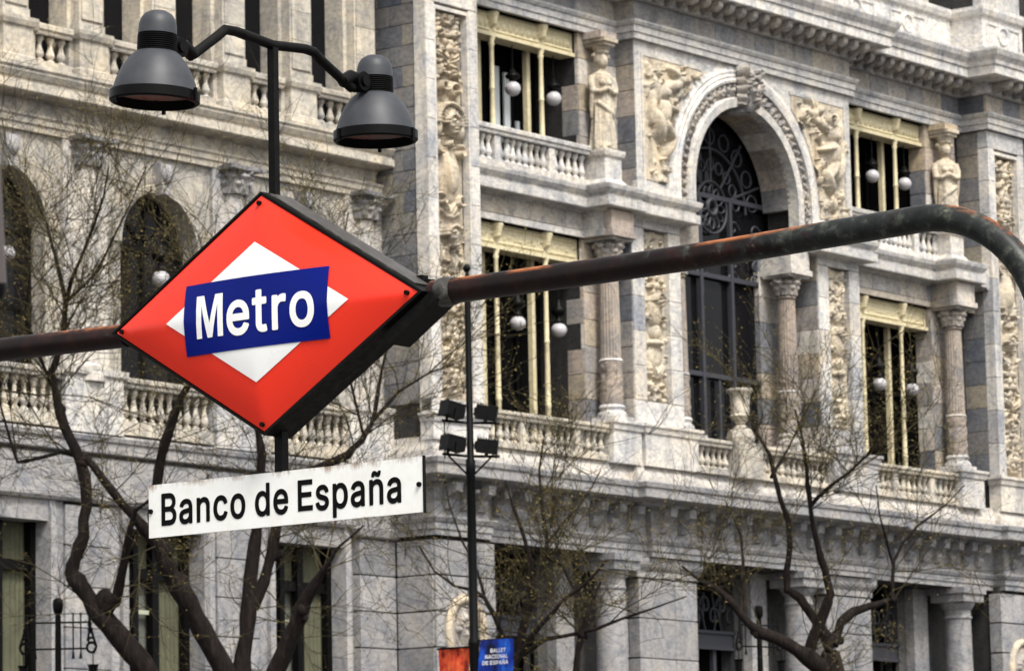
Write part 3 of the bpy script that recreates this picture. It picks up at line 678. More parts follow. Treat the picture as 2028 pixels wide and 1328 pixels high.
for a in (65.97, 80.57):
    loggia(a, 17.7, 20.72, 21.2, True, 3); loggia(a, 11.2, 16.0, 16.5, False, 6)
    # wall strip beside the opening, in alternating stones
    st = part('bay_wall', MB().box(a+4.45, a+5.85, BB+.06, BB+.3, 11.4, 21.3), 'joint')
    courses(st, 'marble_blocks', 'x', a+4.4, a+5.85, BB, 17.65, 21.22, .58, 1.5, depth=.2); courses(st, 'marble_blocks', 'x', a+4.4, a+5.75, BB, 12.3, 16.5, .58, 1.5, depth=.2)
# hanging globe lamps
gl = MB(); gl.ell((0, 0, 0), .178, .178, .165, 20, 12); glm = fix(gl.mesh(60)); glm.materials.append(MATS['globe_glass'])
cp = MB().lathe((0, 0, .14), [(.10, 0), (.12, .05), (.075, .1), (.075, .2), (.15, .26), (.17, .34), (.13, .42), (.07, .5), (.05, .6), (.015, .62), (.012, 1.5)], 14); cpm = fix(cp.mesh(50)); cpm.materials.append(MATS['black_metal'])
where = {(0, 1): 'in the upper left loggia', (0, 0): 'in the lower left loggia', (1, 1): 'in the upper right loggia', (1, 0): 'in the lower right loggia'}
for i, a in enumerate((65.97, 80.57)):
    for j, (z, zt) in enumerate(((14.41, 16.0), (19.64, 20.72))):
        for k, (dx, pos) in enumerate(((.68, 'half hidden by the pier'), (2.33, 'in its middle light'), (3.82, 'in its right light'))):
            y = 52.78; t = thing('globe_lamp', f'white globe lamp hanging {where[(i, j)]}, {pos}', 'lamp', (a+dx, y, z), 'globe lamps hanging in the loggias')
            obj('globe', glm, None, t, loc=(a+dx, y, z)); obj('cap_and_rod', cpm, None, t, loc=(a+dx, y, z), scale=(1, 1, min(1, (zt-z-.1)/1.64)))
# statue plinths
for x in (70.83, 85.43):
    part('statue_plinth', MB().box(x-.32, x+.32, 51.94, BB+.1, 17.82, 18.34).sweep([(.0, 17.63), (.08, 17.63), (.08, 17.72), (.0, 17.83), (-.1, 17.83)], [(x-.34, BB+.1), (x-.34, 51.92), (x+.34, 51.92), (x+.34, BB+.1)]).sweep([(0, 18.33), (.05, 18.36), (.07, 18.44), (.07, 18.5), (-.3, 18.52)], [(x-.32, BB+.1), (x-.32, 51.94), (x+.32, 51.94), (x+.32, BB+.1)]), 'marble_white')
# caryatids: one continuous draped figure each
def loft(mb, secs, n=28):
    """secs: (cx, cy, z, rx, ry, fold, phase)"""
    vs = []
    for cx, cy, z, rx, ry, fo, ph in secs:
        for k in range(n):
            a = 2*math.pi*k/n; q = 1+fo*math.sin(9*a+ph)+fo*.6*math.sin(5*a+ph*2+1)
            vs.append((cx+rx*q*math.cos(a), cy+ry*q*math.sin(a), z))
    m_ = len(secs); fs = [(i*n+k, i*n+(k+1) % n, (i+1)*n+(k+1) % n, (i+1)*n+k) for i in range(m_-1) for k in range(n)]
    fs += [tuple(range(n-1, -1, -1)), tuple(range((m_-1)*n, m_*n))]
    mb.add(vs, fs)
def statue_mesh():
    b = MB()
    loft(b, [(0, 0, 0, .30, .26, .15, 0), (0, 0, .1, .29, .25, .16, .1), (0, .0, .5, .26, .22, .15, .3), (.01, 0, .85, .245, .20, .12, .6), (.01, 0, 1.05, .25, .19, .08, .8), (.01, 0, 1.12, .235, .18, .04, .6), (.0, 0, 1.25, .21, .165, .03, .6),
             (0, 0, 1.45, .24, .17, .03, .8), (0, .0, 1.6, .27, .165, .02, .9), (0, .01, 1.68, .25, .14, .01, 1), (0, .01, 1.74, .12, .10, 0, 1), (0, 0, 1.80, .075, .08, 0, 1), (0, -.01, 1.86, .075, .08, 0, 1)])
    b.ell((0, -.03, 1.97), .125, .145, .175, 16, 10); b.ell((0, .03, 2.01), .16, .15, .17, 14, 8)           # head, hair
    b.ell((0, -.165, 1.96), .018, .03, .035, 8, 5); b.ell((0, -.14, 1.89), .04, .025, .015, 8, 4)           # nose, mouth
    b.tube([(0, .06, 1.95), (.02, .12, 1.8), (.03, .13, 1.66)], [.07, .08, .05], 8)
    for s_ in (-1, 1):                                                                                     # sleeves and crossed forearms
        b.tube([(s_*.25, .0, 1.62), (s_*.29, -.04, 1.45), (s_*.28, -.08, 1.28)], [.085, .08, .075], 10)
        b.tube([(s_*.28, -.08, 1.28), (s_*.17, -.2, 1.27), (s_*.03, -.24, 1.33)], [.07, .05, .04], 10)
        b.ell((s_*.02, -.24, 1.35), .05, .04, .045, 8, 5)
        b.tube([(s_*.27, -.06, 1.3), (s_*.29, -.02, 1.0), (s_*.27, .02, .7)], [.07, .05, .025], 8)
        b.ell((s_*.08, -.15, 1.47), .075, .07, .07, 10, 6)
    for k in range(-4, 5):
        b.tube([(.05*k, -.17+.006*k*k, 1.1), (.055*k, -.2+.006*k*k, .6), (.06*k, -.235+.007*k*k, .06)], [.018, .03, .034], 6)
    b.tube([(-.2, -.12, 1.05), (-.05, -.2, .92), (.12, -.2, .8), (.24, -.1, .62)], [.05, .05, .05, .03], 8)
    b.lathe((0, .0, 2.10), [(.10, 0), (.16, .05), (.17, .09), (.12, .12)], 16)
    b.ell((-.18, .02, 2.1), .06, .05, .05, 8, 5); b.ell((.18, .02, 2.1), .06, .05, .05, 8, 5)
    return fix(b.mesh())
stm = statue_mesh(); stm.materials.append(MATS['carving'])
for x, w_ in ((70.83, 'between the left loggia and the big arch'), (85.43, 'between the right loggia and the far pier')):
    t = thing('caryatid_statue', f'draped stone caryatid with folded arms {w_}', 'statue', (x, 52.2, 18.52), 'caryatids on the upper floor')
    o = obj('figure', stm, None, t, loc=(x, 52.2, 18.52), scale=(1.05, 1.05, 1.035)); o.rotation_euler = (0, 0, R(-22 if x < 80 else -38)); o.scale.x *= 1 if x < 80 else -1
    rm = o.modifiers.new('remesh', 'REMESH'); rm.mode = 'VOXEL'; rm.voxel_size = .015; rm.use_smooth_shade = True
    sm = o.modifiers.new('smooth', 'SMOOTH'); sm.iterations = 2
    obj('abacus', MB().box(x-.21, x+.21, 51.96, BB+.05, 20.90, 20.98).box(x-.26, x+.26, 51.91, BB+.05, 20.981, 21.07).lathe((x, 52.2, 20.80), [(.17, 0), (.2, .06), (.2, .099)], 16), 'carving', t)
    part('capital_block', MB().box(x-.3, x+.3, 51.98, BB+.08, 21.061, 21.22), 'marble_blocks')

# ------------------------------------------------------------------ ground floor of the pavilion
gp = plan(PP, 52.0, 51.85)
part('ground_entablature', MB().sweep([(0, 9.42), (.06, 9.42), (.06, 9.54), (.09, 9.55), (.09, 9.68), (.12, 9.70), (.16, 9.78), (.16, 9.82), (.02, 9.84), (.02, 10.45), (.1, 10.5), (-.1, 10.5)], gp), 'granite')
cb = MB(); pr = [(0, -.42), (.10, -.40), (.16, -.28), (.13, -.18), (.24, -.1), (.36, -.06), (.38, .06), (.38, .12), (0, .12)]
cb.prism(pr, lambda p: (-.12, -p[0], p[1]), lambda p: (.12, -p[0], p[1])); cb.ell((0, -.2, -.02), .14, .12, .1, 8, 4)
cbm = fix(cb.mesh(40)); cbm.materials.append(MATS['granite'])
cpar = part('corbel_band', MB().box(66, 86.6, 52.05, 52.4, 9.86, 10.5), 'granite_shaded')  # shade between the corbels is put into the band's colour
def corbels(x0, x1, y, n):
    for i in range(n): obj('corbel', cbm, None, cpar, loc=(x0+(x1-x0)*(i+.5)/n, y, 10.38))
corbels(XL0+.1, XL1, PP-.01, 3); corbels(XL1+.3, XK0-.3, 51.99, 8); corbels(XK0, XK1, 51.84, 12); corbels(XK1+.3, XR0-.5, 51.99, 8); corbels(XR0, 92, PP-.01, 7)
part('soffit', MB().box(65.8, 86.7, 52.05, 54.3, 9.41, 9.46), 'granite_shaded')  # darkened granite, its shade painted in
for x0, x1 in ((71.42, 73.72), (78.95, 80.95)):
    p = part('ground_pier', MB().box(x0+.12, x1-.08, KK+.06, 53.4, 0, 9.4), 'joint')
    courses(p, 'granite', 'x', x0+.05, x1, KK, 5.4, 8.95, .8, 2.4, depth=.3, gap=.022)
    part('pier_capital', MB().sweep([(0, 8.96), (.03, 8.97), (.03, 9.1), (.1, 9.2), (.12, 9.26), (.12, 9.40), (-.2, 9.40)], [(x0, 53.2), (x0, KK), (x1, KK), (x1, 53.2)]), 'granite', parent=p)
    courses(p, 'granite', 'y', KK+.32, 53.3, x0, 5.4, 8.95, .8, 2.4, depth=.3, gap=.022)
def ground_column(x, y):
    c = part('ground_column', MB().lathe((x, y, 0), [(.37, 3), (.36, 6), (.325, 8.6), (.33, 8.64), (.36, 8.66), (.36, 8.70), (.33, 8.72), (.33, 8.86), (.37, 8.90), (.44, 9.02), (.45, 9.06)], 28), 'granite', 40)
    part('abacus', MB().box(x-.48, x+.48, y-.48, y+.48, 9.06, 9.26).box(x-.53, x+.53, y-.53, y+.6, 9.261, 9.41), 'granite', parent=c)
for x in (70.62, 78.05, 85.15): ground_column(x, 52.15)
for i, (x0, x1) in enumerate(((66.0, 69.55), (73.6, 77.1), (80.9, 84.2))):
    jb = part('door_jamb', MB().box(x1-.5, x1+2.0 if i else x1+2, 53.0, 53.4, 0, 9.42), 'granite_shaded')  # jamb colour darkened for the shade of the door recess
    part('pilaster', MB().box(x1-.15, x1+.5, 52.75, 53.0, 0, 9.41), 'granite', parent=jb)
    d = part('doorway', MB().box(x0, x1-.4, 53.5, 53.52, 0, 9.42), 'interior_shade')  # black sheet in place of the unlit space behind
    part('transom_beam', MB().box(x0, x1-.45, 53.05, 53.25, 7.62, 7.98).box(x0, x1-.45, 53.0, 53.05, 7.95, 8.02).box(x0, x1-.45, 53.0, 53.05, 7.58, 7.65), 'window_iron', parent=d)
    sc_ = MB(); rg = random.Random(i)
    for k in range(9):
        cx, cz = x0+.35+.33*k, 8.35+.25*(k % 2); s_ = (-1)**k
        sc_.tube([(cx+s_*.22*(1-t/16)*math.cos(t*.5), 53.12, cz+.26*(1-t/16)*math.sin(t*.5)) for t in range(15)], .028, 5)
        sc_.tube([(cx, 53.12, 7.98), (cx+.1*s_, 53.12, 8.3), (cx-.05, 53.12, 8.9)], .022, 5)
    part('scroll_grille', sc_, 'window_iron', 60, d)
    for k in range(5):
        x = x0+.1+k*(x1-.55-x0)/4; part('door_bar', MB().box(x-.06, x+.06, 53.1, 53.2, 4.5, 7.6), 'window_iron' if i == 1 else 'black_metal', parent=d)
    lx = x0+(.78, .95, 1.0)[i]
    t = thing('amber_lantern', ('amber glass lantern hanging inside the left doorway', 'amber glass lantern hanging inside the middle doorway', 'amber glass lantern hanging inside the right doorway')[i], 'lantern', (lx, 53.05, 8.3), 'lanterns in the doorways')
    obj('amber_body', MB().lathe((lx, 53.02, 8.15), [(.05, 0), (.15, .05), (.13, .2), (.10, .26), (.10, .30), (.15, .38), (.14, .52), (.06, .6)], 12), 'amber_glass', t, 50)
    obj('lantern_chain', MB().tube([(lx, 53.02, 8.74), (lx, 53.02, 9.41)], .02, 6).lathe((lx, 53.02, 8.7), [(.12, 0), (.1, .05), (.02, .1)], 10), 'black_metal', t)
# ------------------------------------------------------------------ the recessed wing to the left
X0W, X1W = 46.0, XL0+.05
part('wing_core', MB().box(X0W, X1W, 54.3, 54.6, 0, 24), 'interior_shade')
ACW = [48.59, 52.87, 57.15, 61.43]; RW, SW = 1.1, 14.78
wf = MB()
edges = sorted(set([X0W, X1W]+[c+RW*math.cos(math.pi*k/20) for c in ACW for k in range(21)]+[X0W+.5*k for k in range(36) if X0W+.5*k < X1W]))
for a, b in zip(edges[:-1], edges[1:]):
    mid = (a+b)/2; za = zc = None
    for c in ACW:
        if abs(mid-c) < RW:
            f_ = lambda u: SW+math.sqrt(max(0, RW*RW-(u-c)**2)); za, zc = f_(a), f_(b)
    if za is None: wf.add([(a, CW, 10.5), (b, CW, 10.5), (b, CW, 17.2), (a, CW, 17.2)], [(0, 1, 2, 3)])
    else:
        wf.add([(a, CW, za), (b, CW, zc), (b, CW, 17.2), (a, CW, 17.2)], [(0, 1, 2, 3)]); wf.add([(a, CW, 10.5), (b, CW, 10.5), (b, CW, 11.0), (a, CW, 11.0)], [(0, 1, 2, 3)])
        wf.add([(a, CW, za), (b, CW, zc), (b, CW+.45, zc), (a, CW+.45, za)], [(0, 1, 2, 3)])
for c in ACW:
    for s_ in (-1, 1): wf.add([(c+s_*RW, CW, 11.0), (c+s_*RW, CW+.45, 11.0), (c+s_*RW, CW+.45, SW), (c+s_*RW, CW, SW)], [(0, 1, 2, 3)])
WING = part('wing_wall', wf, 'marble_warm')
for c in ACW:
    mb = MB(); k = 0; prof = [(RW, CW+.1), (RW, CW-.05), (RW+.14, CW-.06), (RW+.16, CW-.03), (RW+.28, CW-.08), (RW+.32, CW-.08), (RW+.32, CW+.02)]
    n = 28; vs = []; K = len(prof)
    for i in range(n+1):
        a = math.pi*i/n
        for r_, y in prof: vs.append((c+r_*math.cos(a), y, SW+r_*math.sin(a)))
    mb.add(vs, [(i*K+j, i*K+(j+1) % K, (i+1)*K+(j+1) % K, (i+1)*K+j) for i in range(n) for j in range(K)])
    w = part('wing_arch_ring', mb, 'marble_warm', 40, WING)
    part('keystone', MB().prism([(-.18, .62), (.18, .62), (.12, 0), (-.12, 0)], lambda p: (c+p[0], CW-.24, SW+RW-.06+p[1]), lambda p: (c+p[0], CW+.1, SW+RW-.06+p[1])).ell((c, CW-.25, SW+RW+.35), .16, .1, .2, 10, 6), 'granite', 50, WING)
    gw = part('wing_arched_window', MB().box(c-RW, c+RW, CW+.42, CW+.44, 11.0, SW+RW), 'glass_dark')
    for x in (c-RW+.06, c-.05, c+RW-.06): part('window_mullion', MB().box(x-.05, x+.05, CW+.36, CW+.42, 11.0, SW), 'black_metal', parent=gw)
    for z in (SW-.05, 13.2): part('window_transom', MB().box(c-RW, c+RW, CW+.35, CW+.42, z, z+.12), 'black_metal', parent=gw)
    sp_ = MB()
    for a in (45, 90, 135): sp_.tube([(c, CW+.38, SW), (c+RW*math.cos(R(a)), CW+.38, SW+RW*math.sin(R(a)))], .035, 5)
    part('fanlight_bars', sp_, 'black_metal', parent=gw)
    t = thing('globe_lamp', {48.59: 'white globe lamp', 52.87: 'white globe lamp hanging in the arched wing window at the left edge', 57.15: 'white globe lamp hanging in the wing window behind the metro sign, left of it', 61.43: 'white globe lamp hanging in the wing window nearest the corner pier'}[c], 'lamp', (c-.05, CW-.1, 14.1), 'globe lamps hanging in the wing windows') if c > 50 else None
    if t:
        x = c-.05; obj('globe', glm, None, t, loc=(x, CW-.1, 14.15)); obj('cap_and_rod', cpm, None, t, loc=(x, CW-.1, 14.15), scale=(1, 1, .95))
# engaged columns with capitals between the arches
capm = fix(capital(0, .55, .26).mesh(50)); capm.materials.append(MATS['granite'])
for x in (50.73, 55.01, 59.29, 63.4):
    o = part('wing_column', MB().lathe((x, CW, 0), [(.42, 11.9), (.42, 12.05), (.36, 12.1), (.37, 12.2), (.30, 12.28), (.30, 13.5), (.265, 16.1)], 24).box(x-.62, x+.62, CW-.08, CW+.05, 11.5, 16.6), 'marble_white', 40)
    obj('capital', capm, None, o, loc=(x, CW-.02, 16.1), scale=(1.15, 1.15, 1))
    part('wing_pedestal', MB().box(x-.8, x+.8, 52.8, CW+.02, 10.9, 12.0).sweep([(0, 11.98), (.06, 12.02), (.08, 12.14), (-.1, 12.16)], [(x-.8, CW), (x-.8, 52.8), (x+.8, 52.8), (x+.8, CW)]), 'marble_white', parent=o)
for c in ACW[1:]: balustrade(c-1.28, c+1.3, 52.98, 10.95, 11.2, 11.86, 12.06, 'marble_warm', (), .25)
# cornice and frieze of the wing
wp = [(X0W, CW), (X1W-.04, CW)]
wfr = part('wing_frieze', MB().sweep([(0, 16.6), (.1, 16.6), (.1, 16.72), (.14, 16.74), (.14, 16.84), (.18, 16.88), (.18, 16.92), (.0, 16.94), (0, 17.25)], wp), 'marble_warm')
frieze_blocks(X0W, X1W-.1, CW, 16.95, 17.24, 'marble_warm', wfr, .72)
part('wing_cornice', MB().sweep([(.05, 17.22), (.1, 17.24), (.46, 17.26), (.48, 17.28), (.48, 17.42), (.42, 17.44), (.42, 17.50), (.46, 17.52), (.52, 17.62), (.52, 17.66), (.56, 17.70), (.56, 17.76), (.0, 17.84), (-.2, 17.84)], wp), 'marble_warm')
part('wing_ledge', MB().sweep([(-.2, 10.42), (.06, 10.44), (.10, 10.5), (.26, 10.52), (.28, 10.54), (.28, 10.74), (.32, 10.76), (.34, 10.84), (.1, 10.96), (-.2, 10.98)], [(X0W, CW), (X1W-.35, CW)]), 'granite')
part('wing_gf_frieze', MB().sweep([(0, 9.55), (.06, 9.56), (.1, 9.62), (.1, 9.7), (.0, 9.72), (0, 10.44)], [(X0W, 52.9), (62.9, 52.9)]), 'granite')
# upper floor of the wing
up = part('wing_upper_wall', MB().box(X0W, X1W, CW+.5, CW+.6, 17.8, 24), 'interior_shade')
for k in range(7):
    x = 50.85+2.07*k
    if x > 63.6: break
    p = part('wing_pilaster', MB().box(x-.44, x+.46, CW-.05, CW+.5, 18.72, 24).box(x-.34, x+.34, CW-.28, CW-.05, 18.72, 24).box(x-.36, x+.36, CW-.3, CW-.05, 18.72, 18.9), 'marble_warm')
    courses(p, 'marble_warm', 'x', x-.30, x+.30, CW-.32, 18.95, 21.4, .62, 2, depth=.1, gap=.01)
    part('wing_pedestal', MB().box(x-.40, x+.40, 52.75, CW+.3, 17.8, 18.6).box(x-.52, x+.62, 52.92, CW+.3, 17.8, 18.6).sweep([(0, 18.52), (.05, 18.55), (.08, 18.64), (.08, 18.71), (-.1, 18.71)], [(x-.52, CW), (x-.52, 52.9), (x-.40, 52.9), (x-.40, 52.75), (x+.40, 52.75), (x+.40, 52.9), (x+.62, 52.9), (x+.62, CW)]).box(x-.5, x+.6, 52.95, CW+.3, 18.6, 18.708).sweep([(0, 17.8), (.05, 17.82), (.04, 17.95), (0, 17.98)], [(x-.40, 52.92), (x-.40, 52.75), (x+.40, 52.75), (x+.40, 52.92)]), 'marble_warm', parent=p)
    if x+1.5 < X1W: balustrade(x+.62, x+2.07-.52, 52.98, 17.82, 17.98, 18.48, 18.70, 'marble_warm', (), .24)
    wn = part('wing_upper_window', MB().box(x+.46, x+1.63, CW+.44, CW+.46, 18, 24), 'glass_dark')
    part('window_bar', MB().box(x+1.0, x+1.09, CW+.38, CW+.43, 18, 24), 'black_metal', parent=wn)
# ground floor of the wing
def curtain(x0, x1, y, z1, par):
    mb = MB(); n = int((x1-x0)/.022)
    for i in range(n+1):
        u = i/n; dy = .013*math.sin(u*(x1-x0)*46+math.sin(u*9)*1.3)
        mb.v += [(x0+(x1-x0)*u, y+dy, 0.), (x0+(x1-x0)*u, y+dy, z1)]
    mb.f = [(2*i, 2*i+2, 2*i+3, 2*i+1) for i in range(n)]
    return part('curtain', mb, 'blind_green', 80, par)
gfw = part('wing_ground_wall', MB().box(X0W, 47.5, 52.9, 53.6, 0, 9.6), 'granite')
for i, c in enumerate((48.5, 52.78, 57.06, 61.38)):
    nxt = c+4.28 if i < 3 else 64.4
    a, b = c+1.08, min(nxt-1.08, 63.3)
    gp_ = part('ground_wall_pier', MB().box(a+.02, b-.02, 52.98, 53.6, 0, 9.56), 'joint')
    courses(gp_, 'granite', 'x', a+.42, b-.42 if i < 3 else b, 52.9, 5.6, 9.5, .82, 3, depth=.3, gap=.02)
    for s0, s1 in ((a, a+.16), (b-.16, b)) if i < 3 else ((a, a+.16),): part('window_frame', MB().box(s0, s1, 52.86, 53.5, 0, 9.4).box(min(s0, s1), s1, 52.9, 53.4, 9.4, 9.55), 'granite', parent=gp_)
    for s0, s1 in ((a+.17, a+.41), (b-.41, b-.17)) if i < 3 else ((a+.17, a+.41),): part('frame_recess', MB().box(s0, s1, 52.95, 53.5, 0, 9.55), 'granite', parent=gp_)
    part('lintel', MB().box(c-1.08, c+1.08, 52.93, 53.6, 9.15, 9.56), 'granite', parent=gp_)
    wn = part('ground_window', MB().box(c-1.07, c+1.07, 53.5, 53.52, 0, 9.15), 'blind_grey')
    curtain(c+.12, c+1.06, 53.43, 9.13, wn); part('blind', MB().box(c-1.06, c+.1, 53.43, 53.45, 8.45, 9.12), 'blind_green', parent=wn)
    curtain(c-.98, c-.55, 53.45, 8.3, wn)
    fm = MB().box(c-1.07, c+1.07, 53.30, 53.38, 8.22, 8.42)
    part('window_transom', fm, 'black_metal', parent=wn)
    for x, hw in ((c-1.03, .04), (c-.46, .07), (c+.1, .09), (c+1.0, .07)): part('window_mullion', MB().box(x-hw, x+hw, 53.26, 53.42, 0, 9.14 if hw > .05 else 9.0), 'black_metal', parent=wn)
    part('sash_bar', MB().box(c-1.0, c+.02, 53.36, 53.41, 7.55, 7.63), 'pale_bar', parent=wn)
    part('sash_bar', MB().box(c-.98, c-.5, 53.36, 53.41, 8.14, 8.2), 'pale_bar', parent=wn)
q = part('quoin_pier', MB().box(63.0, 63.9, 52.78, 53.6, 0, 9.5), 'joint')
courses(q, 'granite', 'x', 62.75, 63.93, 52.74, 5.6, 9.35, .79, 2, depth=.3, gap=.025)
part('quoin_cap', MB().sweep([(0, 9.36), (.06, 9.4), (.1, 9.55), (.02, 9.6), (.02, 10.42)], [(62.75, 53.2), (62.75, 52.72), (XL0, 52.72)]), 'granite', parent=q)
